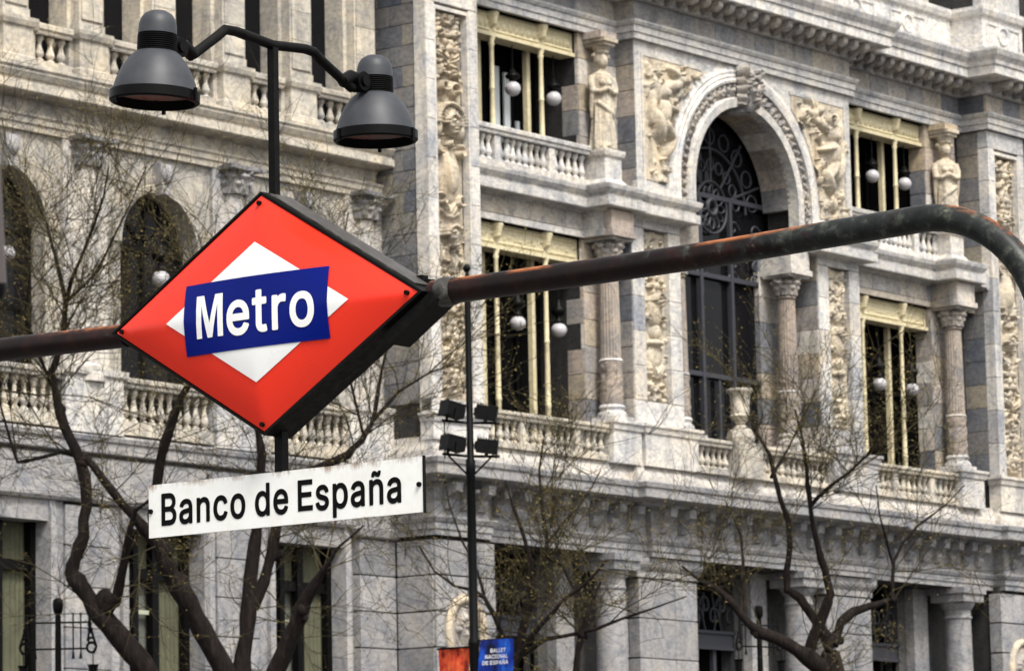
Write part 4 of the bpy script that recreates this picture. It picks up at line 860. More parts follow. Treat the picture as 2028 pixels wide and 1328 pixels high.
# ------------------------------------------------------------------ the metro sign on its tube arch
GLY = {'e':[432,[[[190,-24],[166,-21],[138,-13],[118,-4],[93,12],[75,28],[58,48],[46,68],[32,96],[25,120],[19,152],[17,188],[19,220],[23,248],[31,276],[41,300],[55,324],[74,347],[92,364],[114,378],[142,391],[170,398],[194,401],[226,400],[250,396],[274,389],[298,378],[318,364],[340,344],[355,324],[366,304],[376,280],[383,252],[387,216],[388,168],[385,160],[378,154],[370,152],[118,152],[115,148],[121,124],[126,112],[137,96],[149,84],[159,76],[170,71],[186,66],[206,63],[222,63],[238,66],[254,71],[263,76],[272,84],[282,96],[293,116],[302,122],[310,122],[370,107],[376,104],[381,96],[382,88],[376,72],[361,44],[342,22],[318,3],[290,-11],[262,-20],[226,-25]],[[118,238],[116,240],[121,256],[135,280],[152,296],[173,308],[198,313],[226,311],[246,304],[263,292],[273,280],[282,264],[288,244],[289,240],[286,238]]]],'t':[255,[[[150,-20],[118,-13],[94,-2],[73,16],[58,40],[51,64],[48,84],[48,308],[46,310],[2,310],[-7,316],[-9,320],[-11,328],[-11,380],[-6,391],[-2,394],[6,396],[46,396],[48,400],[48,472],[50,479],[54,484],[58,486],[66,488],[126,488],[134,486],[140,480],[143,472],[143,400],[146,396],[206,396],[215,392],[218,388],[221,380],[221,324],[218,318],[214,313],[206,310],[146,310],[143,308],[144,84],[149,72],[158,68],[178,67],[202,71],[210,69],[214,66],[218,60],[230,4],[229,-4],[226,-9],[222,-12],[214,-16],[186,-21]]]],'r':[287,[[[49,-17],[41,-12],[38,-8],[36,0],[37,384],[41,391],[49,396],[113,396],[121,393],[126,388],[129,380],[129,372],[153,387],[173,396],[197,401],[221,402],[249,400],[258,392],[260,384],[260,320],[257,312],[253,308],[245,305],[201,309],[185,306],[173,303],[161,296],[151,288],[144,280],[137,268],[133,256],[131,240],[131,0],[129,-8],[125,-13],[117,-17]]]],'o':[443,[[[186,-24],[146,-16],[126,-8],[110,0],[82,22],[56,52],[38,84],[25,120],[18,164],[18,212],[24,252],[36,288],[56,324],[70,342],[84,356],[110,376],[126,384],[146,392],[186,400],[226,400],[250,397],[270,392],[302,378],[332,356],[346,342],[358,327],[379,288],[392,248],[398,200],[396,156],[389,116],[382,96],[374,77],[354,44],[340,28],[326,15],[298,-4],[262,-18],[226,-24]],[[194,64],[174,69],[158,77],[142,93],[129,112],[121,132],[115,160],[113,188],[114,212],[120,240],[127,260],[136,276],[150,292],[166,304],[182,310],[202,313],[222,312],[242,307],[255,300],[270,287],[284,268],[292,248],[299,220],[302,188],[301,164],[296,140],[288,116],[279,100],[266,85],[250,73],[234,66],[214,63]]]],'a':[417,[[[142,-25],[114,-20],[82,-8],[58,8],[37,31],[21,59],[14,91],[14,123],[16,139],[21,155],[30,172],[46,191],[66,206],[94,219],[118,227],[146,233],[238,244],[254,248],[258,251],[259,255],[256,279],[251,291],[246,297],[230,308],[206,314],[178,313],[162,309],[142,299],[126,284],[113,263],[106,258],[98,257],[38,274],[30,278],[26,283],[24,291],[26,299],[34,316],[46,336],[62,354],[82,370],[102,381],[122,389],[150,397],[174,400],[202,401],[230,398],[258,392],[278,384],[298,372],[314,360],[326,346],[340,323],[346,307],[352,283],[354,251],[354,-1],[351,-9],[346,-14],[338,-17],[274,-17],[266,-13],[263,-9],[258,7],[234,-9],[206,-20],[174,-25]],[[158,63],[134,69],[123,75],[115,83],[111,91],[109,103],[110,115],[114,125],[126,136],[142,144],[170,150],[218,156],[258,164],[259,163],[258,127],[254,113],[247,99],[230,81],[210,69],[186,63]]]],'n':[438,[[[49,-17],[41,-12],[38,-8],[36,0],[36,380],[39,388],[45,394],[53,396],[117,395],[125,390],[128,384],[129,368],[133,369],[157,385],[185,396],[217,401],[245,400],[269,396],[289,390],[309,380],[325,368],[341,352],[354,332],[363,312],[370,288],[374,248],[374,116],[374,0],[372,-8],[365,-15],[357,-17],[293,-17],[284,-12],[281,-8],[279,0],[279,236],[278,252],[274,268],[269,280],[261,292],[252,300],[241,307],[229,310],[209,312],[193,311],[177,306],[161,297],[147,284],[138,268],[133,248],[131,224],[131,0],[129,-8],[125,-13],[117,-17]]]],'c':[424,[[[186,-24],[162,-20],[138,-13],[118,-4],[99,8],[78,26],[62,44],[48,64],[38,84],[28,108],[23,128],[19,152],[17,184],[18,212],[21,236],[28,268],[36,288],[51,316],[70,342],[94,364],[118,380],[146,392],[174,398],[210,401],[242,398],[262,394],[286,386],[306,376],[326,362],[342,346],[357,328],[366,312],[375,292],[379,276],[376,268],[370,262],[306,245],[298,246],[289,252],[278,276],[262,296],[242,307],[214,313],[186,311],[174,307],[162,301],[150,292],[139,280],[125,256],[117,228],[114,204],[113,176],[117,148],[124,124],[133,104],[146,88],[162,75],[182,66],[202,63],[222,64],[246,71],[261,80],[270,88],[281,104],[290,126],[294,131],[302,134],[370,117],[377,112],[380,104],[379,96],[373,80],[358,51],[338,26],[314,6],[286,-10],[254,-20],[222,-25]]]],'d':[452,[[[178,-24],[158,-21],[138,-16],[118,-7],[102,2],[86,14],[70,29],[56,48],[44,68],[28,108],[19,152],[17,176],[18,208],[20,236],[25,260],[40,300],[53,324],[66,342],[79,356],[94,369],[110,380],[130,389],[154,396],[178,400],[206,401],[230,398],[246,394],[262,387],[278,377],[294,364],[294,444],[294,512],[298,520],[302,523],[310,526],[374,526],[385,520],[389,512],[389,-4],[384,-12],[374,-17],[310,-17],[302,-13],[298,-8],[296,12],[294,14],[270,-5],[242,-19],[210,-24]],[[178,68],[162,75],[146,88],[134,104],[123,128],[117,148],[113,176],[113,204],[116,228],[121,248],[130,268],[142,285],[158,300],[174,308],[190,312],[210,313],[226,311],[244,304],[258,294],[271,280],[283,260],[290,236],[294,208],[295,176],[291,148],[286,128],[275,104],[263,88],[250,77],[234,69],[218,65],[198,64]]]],'s':[393,[[[160,-24],[128,-19],[104,-12],[80,0],[60,16],[42,36],[29,60],[19,92],[20,100],[22,104],[32,111],[92,124],[100,123],[108,116],[118,92],[124,83],[132,75],[144,68],[156,65],[188,62],[216,67],[236,77],[249,92],[251,100],[250,112],[242,124],[228,132],[212,138],[124,159],[96,171],[72,186],[53,204],[40,225],[34,240],[31,256],[30,284],[35,308],[45,332],[60,352],[80,370],[104,384],[132,394],[164,400],[196,401],[224,398],[248,392],[272,382],[294,368],[312,350],[327,328],[339,300],[341,292],[340,284],[336,278],[328,273],[272,260],[264,260],[257,264],[254,268],[244,288],[228,306],[216,312],[204,315],[176,315],[152,309],[140,302],[133,296],[128,288],[126,280],[126,272],[129,264],[136,255],[152,247],[264,216],[288,206],[308,192],[328,171],[341,148],[347,124],[347,92],[342,68],[331,44],[311,20],[288,2],[264,-11],[232,-20],[200,-24]]]],'p':[452,[[[49,-160],[41,-155],[38,-151],[36,-143],[36,377],[39,389],[45,394],[53,396],[117,395],[126,389],[129,381],[129,369],[133,367],[161,387],[181,395],[213,400],[249,400],[277,395],[305,385],[329,370],[349,353],[369,329],[385,301],[397,267],[405,225],[407,177],[404,141],[393,97],[385,77],[377,61],[354,29],[329,7],[299,-11],[269,-21],[229,-25],[193,-21],[165,-11],[146,1],[133,11],[131,5],[131,-143],[129,-151],[125,-156],[117,-160]],[[209,65],[189,69],[173,78],[157,93],[146,109],[138,129],[133,153],[130,181],[131,213],[135,237],[141,257],[149,274],[161,289],[177,302],[193,309],[213,313],[233,312],[249,309],[265,301],[281,287],[294,269],[302,249],[308,225],[311,197],[310,169],[306,141],[299,121],[292,105],[279,89],[265,77],[249,68],[229,64]]]],'ñ':[438,[[[49,-17],[41,-12],[38,-8],[36,0],[36,380],[39,388],[45,394],[53,396],[117,395],[125,390],[128,384],[129,368],[133,369],[157,385],[185,396],[217,401],[245,400],[269,396],[289,390],[309,380],[325,368],[341,352],[354,332],[363,312],[370,288],[374,248],[374,116],[374,0],[372,-8],[365,-15],[357,-17],[293,-17],[284,-12],[281,-8],[279,0],[279,236],[278,252],[274,268],[269,280],[261,292],[252,300],[241,307],[229,310],[209,312],[193,311],[177,306],[161,297],[147,284],[138,268],[133,248],[131,224],[131,0],[129,-8],[125,-13],[117,-17]],[[101,432],[94,436],[89,444],[90,456],[94,480],[99,496],[109,512],[117,520],[129,528],[149,534],[177,534],[201,526],[229,511],[241,507],[244,512],[247,524],[249,528],[257,533],[309,533],[317,528],[321,520],[320,504],[316,484],[310,468],[301,454],[292,444],[280,436],[269,432],[257,429],[233,431],[213,436],[169,457],[164,440],[161,436],[154,432]]]],'B':[484,[[[56,-17],[48,-12],[45,-8],[43,0],[43,508],[45,516],[47,520],[52,524],[60,526],[252,526],[292,521],[324,512],[352,497],[377,476],[397,448],[407,424],[414,396],[415,368],[412,340],[404,316],[394,300],[380,283],[360,268],[387,248],[406,228],[423,200],[432,172],[435,136],[432,104],[422,72],[405,44],[388,26],[364,9],[336,-4],[304,-12],[252,-17]],[[144,74],[142,76],[142,80],[142,212],[144,214],[248,214],[268,213],[292,206],[313,192],[324,180],[331,168],[336,156],[338,140],[337,124],[333,112],[326,100],[316,91],[296,81],[268,75]],[[144,302],[142,304],[142,328],[142,432],[144,435],[256,434],[283,428],[300,418],[311,404],[316,392],[319,380],[319,364],[316,352],[312,340],[303,328],[292,318],[272,308],[248,302]]]],'A':[502,[[[12,-13],[4,-7],[3,4],[187,512],[192,520],[200,523],[276,523],[284,520],[288,516],[372,288],[476,4],[476,-4],[472,-11],[464,-14],[396,-14],[388,-12],[384,-9],[336,124],[332,128],[148,128],[144,127],[96,-9],[92,-12],[84,-14]],[[176,214],[175,216],[204,296],[236,398],[240,402],[254,356],[303,216],[300,213],[180,213]]]],'L':[415,[[[56,-13],[49,-8],[46,0],[46,512],[51,520],[60,523],[128,523],[134,520],[137,516],[139,508],[139,296],[139,72],[364,71],[372,66],[375,60],[374,-4],[368,-12],[360,-14]]]],'T':[471,[[[188,-13],[182,-8],[179,0],[179,436],[176,438],[32,438],[25,440],[21,444],[18,452],[18,512],[23,520],[32,523],[260,523],[416,523],[424,521],[428,518],[431,512],[431,452],[428,443],[420,438],[276,438],[271,436],[270,-4],[268,-9],[260,-14]]]],'N':[545,[[[56,-13],[49,-8],[46,0],[46,508],[48,516],[52,520],[60,523],[136,523],[145,520],[364,176],[384,142],[385,512],[390,520],[396,523],[468,522],[475,516],[477,508],[477,0],[474,-8],[468,-13],[460,-14],[388,-14],[380,-12],[376,-9],[189,284],[140,367],[138,364],[137,360],[139,300],[138,-4],[136,-9],[128,-14]]]],'I':[322,[[[27,-13],[20,-8],[17,0],[17,60],[22,68],[31,71],[104,72],[104,436],[99,438],[31,438],[23,441],[19,445],[17,452],[17,508],[19,516],[23,520],[31,523],[267,523],[278,520],[283,512],[283,452],[280,444],[271,438],[199,438],[197,436],[197,76],[199,71],[271,71],[279,67],[283,60],[283,56],[282,-4],[276,-12],[267,-14]]]],'O':[555,[[[236,-19],[212,-15],[188,-8],[164,1],[143,13],[124,26],[104,44],[85,65],[72,84],[57,109],[47,133],[34,177],[29,205],[26,237],[28,294],[37,345],[53,389],[64,411],[78,433],[93,453],[113,473],[132,489],[148,499],[167,509],[192,519],[216,525],[240,529],[268,530],[292,529],[320,525],[344,518],[368,508],[389,497],[412,481],[430,465],[447,445],[459,429],[471,409],[483,385],[492,361],[499,333],[504,301],[507,273],[507,237],[504,209],[496,161],[487,133],[477,109],[463,85],[449,65],[420,34],[400,19],[380,7],[356,-5],[332,-13],[308,-18],[280,-21]],[[244,69],[212,78],[184,93],[162,113],[142,141],[130,169],[120,209],[117,253],[119,289],[125,321],[137,357],[156,388],[175,409],[198,425],[228,437],[256,442],[288,440],[320,432],[348,417],[372,395],[390,369],[403,341],[413,301],[416,257],[414,217],[406,177],[396,151],[381,125],[360,101],[336,85],[308,73],[276,67]]]],'D':[524,[[[56,-13],[49,-8],[46,0],[46,508],[48,516],[52,520],[60,523],[228,523],[272,520],[308,512],[340,500],[372,483],[401,460],[419,440],[430,424],[452,384],[461,360],[468,332],[475,284],[475,224],[468,176],[461,152],[451,124],[439,100],[426,80],[400,50],[368,25],[332,6],[296,-5],[264,-11],[232,-14]],[[140,71],[139,436],[144,438],[220,438],[264,434],[288,428],[305,420],[324,408],[340,394],[357,372],[369,348],[379,316],[384,280],[385,240],[380,200],[370,164],[359,140],[344,120],[327,104],[304,89],[280,80],[256,74],[232,72]]]],'S':[469,[[[190,-21],[150,-14],[122,-4],[90,14],[70,31],[51,55],[36,83],[26,119],[24,139],[26,144],[30,148],[38,151],[102,151],[110,150],[117,143],[121,123],[127,107],[136,95],[149,83],[166,74],[187,67],[206,64],[230,63],[254,66],[278,72],[294,80],[310,91],[323,107],[330,123],[332,143],[328,159],[324,167],[314,177],[290,192],[258,204],[178,226],[146,237],[110,254],[86,271],[72,283],[62,295],[47,323],[39,351],[38,371],[39,391],[47,423],[60,451],[80,475],[106,496],[138,513],[170,524],[206,529],[246,529],[278,525],[314,514],[346,497],[370,478],[390,455],[405,427],[413,395],[415,379],[413,371],[410,367],[402,364],[334,364],[328,367],[325,371],[319,395],[313,407],[306,416],[294,425],[278,434],[258,441],[234,445],[214,445],[190,441],[174,436],[158,427],[146,417],[136,403],[130,387],[129,371],[133,355],[138,347],[146,339],[158,330],[170,323],[210,308],[282,288],[318,277],[345,263],[370,247],[394,223],[406,207],[412,195],[420,163],[422,139],[421,123],[416,95],[410,79],[402,63],[381,35],[369,23],[352,11],[314,-8],[278,-18],[234,-23]]]],'P':[467,[[[56,-13],[49,-8],[46,0],[46,508],[48,516],[52,520],[60,523],[236,523],[268,521],[292,517],[320,508],[348,494],[368,479],[388,458],[403,436],[415,404],[421,376],[423,348],[420,312],[413,284],[399,252],[381,228],[364,212],[340,196],[312,183],[284,176],[256,173],[140,172],[138,-4],[136,-9],[128,-14]],[[144,256],[140,256],[139,260],[140,437],[236,438],[256,437],[284,430],[304,417],[315,404],[324,388],[328,372],[330,352],[329,328],[325,312],[318,296],[306,280],[296,272],[284,265],[256,258],[232,256]]]],'Ñ':[545,[[[56,-13],[49,-8],[46,0],[46,508],[48,516],[52,520],[60,523],[136,523],[145,520],[364,176],[384,142],[385,512],[390,520],[396,523],[468,522],[475,516],[477,508],[477,0],[474,-8],[468,-13],[460,-14],[388,-14],[380,-12],[376,-9],[189,284],[140,367],[138,364],[137,360],[139,300],[138,-4],[136,-9],[128,-14]],[[160,563],[152,568],[149,576],[151,596],[155,612],[160,626],[168,639],[177,648],[188,655],[200,660],[212,662],[232,661],[256,653],[292,634],[300,633],[303,636],[306,652],[312,658],[320,660],[360,660],[364,660],[371,656],[375,648],[372,620],[367,604],[358,588],[348,576],[336,568],[324,564],[312,562],[288,564],[268,570],[232,588],[224,590],[221,584],[219,572],[212,564],[204,563]]]],'C':[532,[[[236,-19],[212,-15],[184,-7],[156,6],[132,20],[112,36],[92,56],[73,81],[59,105],[47,133],[38,161],[31,189],[27,221],[26,257],[28,294],[34,333],[42,361],[53,389],[72,425],[93,453],[120,479],[144,497],[176,513],[204,522],[240,529],[268,530],[296,528],[324,523],[352,515],[372,507],[392,496],[416,478],[430,465],[453,437],[470,405],[480,378],[486,353],[487,345],[484,339],[480,336],[472,334],[408,334],[400,337],[396,341],[383,377],[370,397],[359,409],[340,423],[328,429],[308,437],[288,441],[268,442],[232,438],[216,433],[200,425],[180,412],[167,401],[156,388],[146,373],[129,337],[121,301],[117,257],[119,217],[128,177],[139,149],[159,117],[180,96],[204,81],[228,72],[252,68],[280,67],[308,72],[328,80],[340,86],[356,98],[368,109],[382,129],[389,145],[395,165],[400,171],[408,174],[476,174],[484,169],[486,165],[486,153],[479,125],[471,105],[458,81],[448,65],[432,46],[400,19],[368,0],[324,-14],[284,-20]]]]}
GLY['M'] = [640, 'P', [[(0, 0), (0, 730), (185, 730), (320, 250), (455, 730), (640, 730), (640, 0), (512, 0), (512, 560), (378, 0), (262, 0), (128, 560), (128, 0)]]]
GLY['E'] = [560, 'P', [[(20, 0), (20, 730), (540, 730), (540, 605), (160, 605), (160, 440), (505, 440), (505, 318), (160, 318), (160, 125), (550, 125), (550, 0)]]]
def text_mesh(s, track=0.):
    """flat letters in x,y, cap height .72"""
    cu = bpy.data.curves.new('letters', 'CURVE'); cu.dimensions = '2D'; cu.fill_mode = 'BOTH'; x = 0.
    for ch in s:
        if ch == ' ': x += .24; continue
        g = GLY[ch]
        for pl in (g[2] if g[1] == 'P' else g[1]):
            k = .72/730 if g[1] == 'P' else GS
            sp = cu.splines.new('POLY'); sp.points.add(len(pl)-1); sp.use_cyclic_u = True
            for b, q in zip(sp.points, pl): b.co = (x+q[0]*k, q[1]*k, 0, 1)
        x += (g[0]*.72/730+.045 if g[1] == 'P' else g[0]*GS)+track
    o = bpy.data.objects.new('tmp', cu); COL.objects.link(o); dg = bpy.context.evaluated_depsgraph_get()
    me = bpy.data.meshes.new_from_object(o.evaluated_get(dg)); bpy.data.objects.remove(o)
    bm = bmesh.new(); bm.from_mesh(me)
    bmesh.ops.subdivide_edges(bm, edges=[e for e in bm.edges if e.calc_length() > .12], cuts=2)
    bmesh.ops.triangulate(bm, faces=bm.faces[:]); bm.to_mesh(me); bm.free(); return me
GS = .72/509/1.0     # glyph units per cap height .72
def fit_text(s, x0, x1, zbase, cap, place, name, mat, parent, track=0.):
    me = text_mesh(s, track); xs = [v.co.x for v in me.vertices]; a, b = min(xs), max(xs)
    for v in me.vertices:
        u = x0+(v.co.x-a)/(b-a)*(x1-x0); z = zbase+v.co.y/.72*cap; v.co = place(u, z)
    return obj(name, me, mat, parent)
SA = -1.54638; S = Vector((math.cos(SA), math.sin(SA), 0)); B = Vector((-S.y, S.x, 0)); Zv = Vector((0, 0, 1))
C0 = atd(521.3, 619.6, 14.)                   # centre of the front face's rim
DA, DB, DEP = .70, .425, .14
def gloss(name, col, rough, spec=.5, dirt=.0, dcol=(.1, .05, .03), sc=3):
    mt, nt, b = base(name, rough, spec); n = noise(nt, wpos(nt), sc, 6, .7); k = ramp(nt, [(.55, (0, 0, 0)), (.9, (1, 1, 1))]); nt.links.new(n, k.inputs[0])
    mm = N(nt, 'ShaderNodeMath', operation='MULTIPLY'); nt.links.new(k.outputs[0], mm.inputs[0]); mm.inputs[1].default_value = dirt
    c = mixc(nt, col, dcol, mm.outputs[0]); nt.links.new(c, b.inputs['Base Color'])
    r2 = ramp(nt, [(.3, (rough*.8,)*3), (.7, (rough*1.5,)*3)]); nt.links.new(n, r2.inputs[0]); nt.links.new(r2.outputs[0], b.inputs['Roughness'])
    return mt
gloss('sign_red', (.78, .036, .017), .2, .3, .25, (.55, .025, .01)); gloss('sign_white', (.80, .80, .78), .25, .5, .12, (.6, .58, .5)); gloss('sign_blue', (.0012, .008, .15), .2, .12, .35, (.002, .016, .22))
gloss('letter_white', (.82, .82, .80), .3); gloss('letter_black', (.003, .003, .003), .5, .08)
gloss('box_black', (.004, .0038, .0036), .5, .12, .5, (.012, .009, .008), 25)
mt, nt, b = base('box_top', .5, .4); n = noise(nt, wpos(nt, (8, 1, 1)), 14, 6, .75); k = ramp(nt, [(.35, (.012, .011, .01)), (.55, (.05, .045, .04)), (.75, (.16, .15, .14))]); nt.links.new(n, k.inputs[0]); nt.links.new(k.outputs[0], b.inputs['Base Color'])
# rusty painted tube: red-brown primer, grey paint remains, orange rust on bare spots
mt, nt, b = base('rusty_tube', .42, .22)
p = wpos(nt); n1 = noise(nt, p, 9, 8, .72); k1 = ramp(nt, [(.3, (.0025, .0018, .0016)), (.5, (.008, .003, .0023)), (.64, (.022, .0068, .0045)), (.78, (.012, .0045, .0035))]); nt.links.new(n1, k1.inputs[0])
n2 = noise(nt, p, 3.1, 7, .7); k2 = ramp(nt, [(.56, (0, 0, 0)), (.62, (1, 1, 1))]); nt.links.new(n2, k2.inputs[0])
gx = nt.nodes.new('ShaderNodeSeparateXYZ'); g_ = nt.nodes.new('ShaderNodeNewGeometry'); nt.links.new(g_.outputs['Position'], gx.inputs[0])
# grey paint survives on the outer third, towards the bend
mr = N(nt, 'ShaderNodeMapRange'); nt.links.new(gx.outputs['Y'], mr.inputs['Value']); mr.inputs['From Min'].default_value = C0.y-2.5; mr.inputs['From Max'].default_value = C0.y-1.3; mr.inputs['To Min'].default_value = 1; mr.inputs['To Max'].default_value = 0
ad = N(nt, 'ShaderNodeMath', operation='ADD'); nt.links.new(mr.outputs[0], ad.inputs[0]); n5 = noise(nt, p, 11, 6, .7)
m5 = N(nt, 'ShaderNodeMath', operation='MULTIPLY_ADD'); nt.links.new(n5, m5.inputs[0]); m5.inputs[1].default_value = 2.6; m5.inputs[2].default_value = -1.3; nt.links.new(m5.outputs[0], ad.inputs[1])
k5 = ramp(nt, [(.42, (0, 0, 0)), (.58, (1, 1, 1))]); nt.links.new(ad.outputs[0], k5.inputs[0])
n6 = noise(nt, p, 18, 6, .7); k6 = ramp(nt, [(.32, (.006, .0068, .0066)), (.52, (.015, .017, .016)), (.62, (.05, .053, .043)), (.75, (.16, .155, .105))]); nt.links.new(n6, k6.inputs[0])
c = mixc(nt, k1.outputs[0], k6.outputs[0], k5.outputs[0])
n7 = noise(nt, wpos(nt, (1, .45, 1)), 6.5, 7, .72); k7 = ramp(nt, [(.50, (0, 0, 0)), (.60, (1, 1, 1))]); nt.links.new(n7, k7.inputs[0])
sep = nt.nodes.new('ShaderNodeSeparateXYZ'); nt.links.new(g_.outputs['Normal'], sep.inputs[0])
k8 = ramp(nt, [(.55, (0, 0, 0)), (.92, (1, 1, 1))]); nt.links.new(sep.outputs['Z'], k8.inputs[0])          # rain lies on the top of the tube and rusts it
m8 = N(nt, 'ShaderNodeMath', operation='MULTIPLY'); nt.links.new(k7.outputs[0], m8.inputs[0]); nt.links.new(k8.outputs[0], m8.inputs[1])
c = mixc(nt, c, (.36, .11, .025), m8.outputs[0])
nt.links.new(c, b.inputs['Base Color']); bp = N(nt, 'ShaderNodeBump', Strength=.35, Distance=.004); nt.links.new(n6, bp.inputs['Height']); nt.links.new(bp.outputs[0], b.inputs['Normal'])

SIGN = thing('metro_sign', 'red and white diamond metro sign box with a blue Metro band, framed in black', 'sign', C0+B*.07-Zv*DB)
def bulge(s, z):
    e = max(0., 1-abs(s)/DA-abs(z)/DB); return .05*(1-(1-e)**3)
def onface(s, z, off=0.): return C0+S*s+Zv*z-B*(bulge(s, z)+off)
def dia_grid(a, b, off, n=28, inset=1.):
    mb = MB()
    for i in range(n+1):
        for j in range(n+1):
            p, q = -1+2*i/n, -1+2*j/n; s, z = (p-q)/2*a, (p+q)/2*b; mb.v.append(tuple(onface(s*inset, z*inset, off)))
    mb.f = [(i*(n+1)+j, (i+1)*(n+1)+j, (i+1)*(n+1)+j+1, i*(n+1)+j+1) for i in range(n) for j in range(n)]; return mb
obj('red_face', dia_grid(DA, DB, 0., 32, .985), 'sign_red', SIGN, 60)
obj('white_diamond', dia_grid(.417, .249, .0022, 24), 'sign_white', SIGN, 60)
bb = MB(); nx, nz = 30, 14
for i in range(nx+1):
    for j in range(nz+1): bb.v.append(tuple(onface(-.328+.656*i/nx, -.127+.254*j/nz, .0042)))
bb.f = [(i*(nz+1)+j, (i+1)*(nz+1)+j, (i+1)*(nz+1)+j+1, i*(nz+1)+j+1) for i in range(nx) for j in range(nz)]
band = obj('blue_band', bb, 'sign_blue', SIGN, 60)
fit_text('Metro', -.266, .273, -.071, .152, lambda u, z: onface(u, z, .0065), 'lettering', 'letter_white', band, .02)
# box: frame lips and the four sides
def rim(a, b, off): return [C0+S*s+Zv*z+B*off for s, z in ((0, b), (a, 0), (0, -b), (-a, 0))]
bx = MB(); o0, o1, i1 = rim(DA+.013, DB+.008, -.006), rim(DA+.013, DB+.008, DEP), rim(DA-.003, DB-.002, -.006)
i2 = rim(DA-.003, DB-.002, .02)
bx.add(o0+o1+i1+i2, [(0, 1, 5, 4), (1, 2, 6, 5), (2, 3, 7, 6), (3, 0, 4, 7), (0, 8, 9, 1), (1, 9, 10, 2), (2, 10, 11, 3), (3, 11, 8, 0), (8, 12, 13, 9), (9, 13, 14, 10), (10, 14, 15, 11), (11, 15, 12, 8), (4, 5, 6, 7)])
obj('sign_box', bx, 'box_black', SIGN)
tp = MB(); u0 = rim(DA+.015, DB+.0094, .012); u1 = rim(DA+.015, DB+.0094, DEP-.008)
for i, j in ((0, 1), (0, 3)):
    d = (u0[j]-u0[i]); nn = Vector(((-d).cross(B) if j == 1 else d.cross(B))).normalized()
    if nn.z < 0: nn = -nn
    a_, b_ = u0[i]+d*.03, u0[i]+d*.93
    tp.add([a_, b_, u1[i]+d*.93, u1[i]+d*.03, a_+nn*.006, b_+nn*.006, u1[i]+d*.93+nn*.006, u1[i]+d*.03+nn*.006], [(4, 5, 6, 7), (0, 1, 5, 4), (1, 2, 6, 5), (2, 3, 7, 6), (3, 0, 4, 7)])
obj('weathered_cover', tp, 'box_top', SIGN)
for s, z in ((0, DB-.035), (DA-.05, 0), (0, -DB+.03), (-DA+.045, 0)):
    pt = onface(s, z, .0); obj('bolt', MB().tube([pt+B*.01, pt-B*.010], .0085, 10), 'black_metal', SIGN, 40)
for d in (.86, .9, .945):
    pt = u1[0]*(1-d)+u1[1]*d; obj('rivet', MB().box(pt.x-.03, pt.x+.0, pt.y-.018, pt.y+.018, pt.z-.002, pt.z+.016), 'black_paint', SIGN)
obj('corner_bracket', MB().add([*(C0+S*s+Zv*z+B*o for o in (.012, DEP-.012) for s, z in ((.52, -.13), (.735, .0), (.76, -.03), (.55, -.165)))], [(0, 1, 2, 3), (7, 6, 5, 4), (0, 4, 5, 1), (1, 5, 6, 2), (2, 6, 7, 3), (3, 7, 4, 0)]), 'black_paint', SIGN)

# the tube arch that carries it
AX = C0+B*.07
def ax(s, z): return AX+S*s+Zv*z
ARCH = thing('tube_arch', 'rusty bent metal tube arch carrying the metro sign over the station entrance', 'arch', Vector((AX.x, AX.y, 0)))
bend = [ax(2.64+.42*math.sin(R(a)), -.395+.42*math.cos(R(a))) for a in range(0, 91, 6)]
pts = [ax(.70, 0), ax(.9, 0), ax(1.4, .0), ax(1.9, .005), ax(2.3, .016)]+bend+[ax(3.06, -1.5), Vector((*ax(3.06, 0)[:2], 0.))]
obj('tube', MB().tube(pts, .0435, 24), 'rusty_tube', ARCH, 60)
bend = [ax(-2.58-.46*math.sin(R(a)), -.44+.46*math.cos(R(a))) for a in range(0, 91, 6)]
pts = [ax(-.70, 0), ax(-1.2, .01), ax(-2.1, .018)]+bend+[ax(-3.04, -1.5), Vector((*ax(-3.04, 0)[:2], 0.))]
obj('tube', MB().tube(pts, .0435, 24), 'rusty_tube', ARCH, 60)
for s in (.775,): obj('weld_collar', MB().tube([ax(s-.04, 0), ax(s-.01, 0), ax(s+.02, 0)], [.05, .053, .047], 20), 'box_top', ARCH, 50)
# name plate below
PLB = .055
def pl(u, z, off=0.): return C0+B*(PLB-off)+S*u+Zv*z
HNG = obj('hanger_post', MB().add([pl(u, z)+B*o for z in (-.56, -.415) for u, o in ((-.002, .0), (.033, .0), (.033, .034), (-.002, .034))], [(0, 1, 5, 4), (1, 2, 6, 5), (2, 3, 7, 6), (3, 0, 4, 7), (0, 3, 2, 1), (4, 5, 6, 7)]), 'black_paint', SIGN)
PLATE = thing('station_plate', 'white station name plate reading Banco de España, hanging under the red diamond', 'sign', pl(.03, -.747))
# enamel with rust creeping from its edges and holes
mt, nt, b = base('enamel', .3, .5)
tc = nt.nodes.new('ShaderNodeTexCoord'); sx = nt.nodes.new('ShaderNodeSeparateXYZ'); nt.links.new(tc.outputs['Generated'], sx.inputs[0])
def band_(sock, lo, hi):
    r_ = N(nt, 'ShaderNodeMapRange'); nt.links.new(sock, r_.inputs['Value']); r_.inputs['From Min'].default_value = lo; r_.inputs['From Max'].default_value = hi; return r_.outputs[0]
e1 = band_(sx.outputs['Y'], .96, 1.02); e1b = band_(sx.outputs['Y'], .05, -.01); e2 = band_(sx.outputs['Z'], .72, 1.0); e3 = band_(sx.outputs['Z'], .06, -.02)
def mx(a_, b_, op='MAXIMUM'):
    m_ = N(nt, 'ShaderNodeMath', operation=op); nt.links.new(a_, m_.inputs[0]); nt.links.new(b_, m_.inputs[1]); return m_.outputs[0]
edge = mx(mx(e1, e1b), mx(e2, e3)); nz_ = noise(nt, wpos(nt, (4, 4, 1.1)), 3.0, 8, .78)
md = N(nt, 'ShaderNodeMath', operation='MULTIPLY_ADD'); nt.links.new(nz_, md.inputs[0]); md.inputs[1].default_value = 1.6; md.inputs[2].default_value = -.52
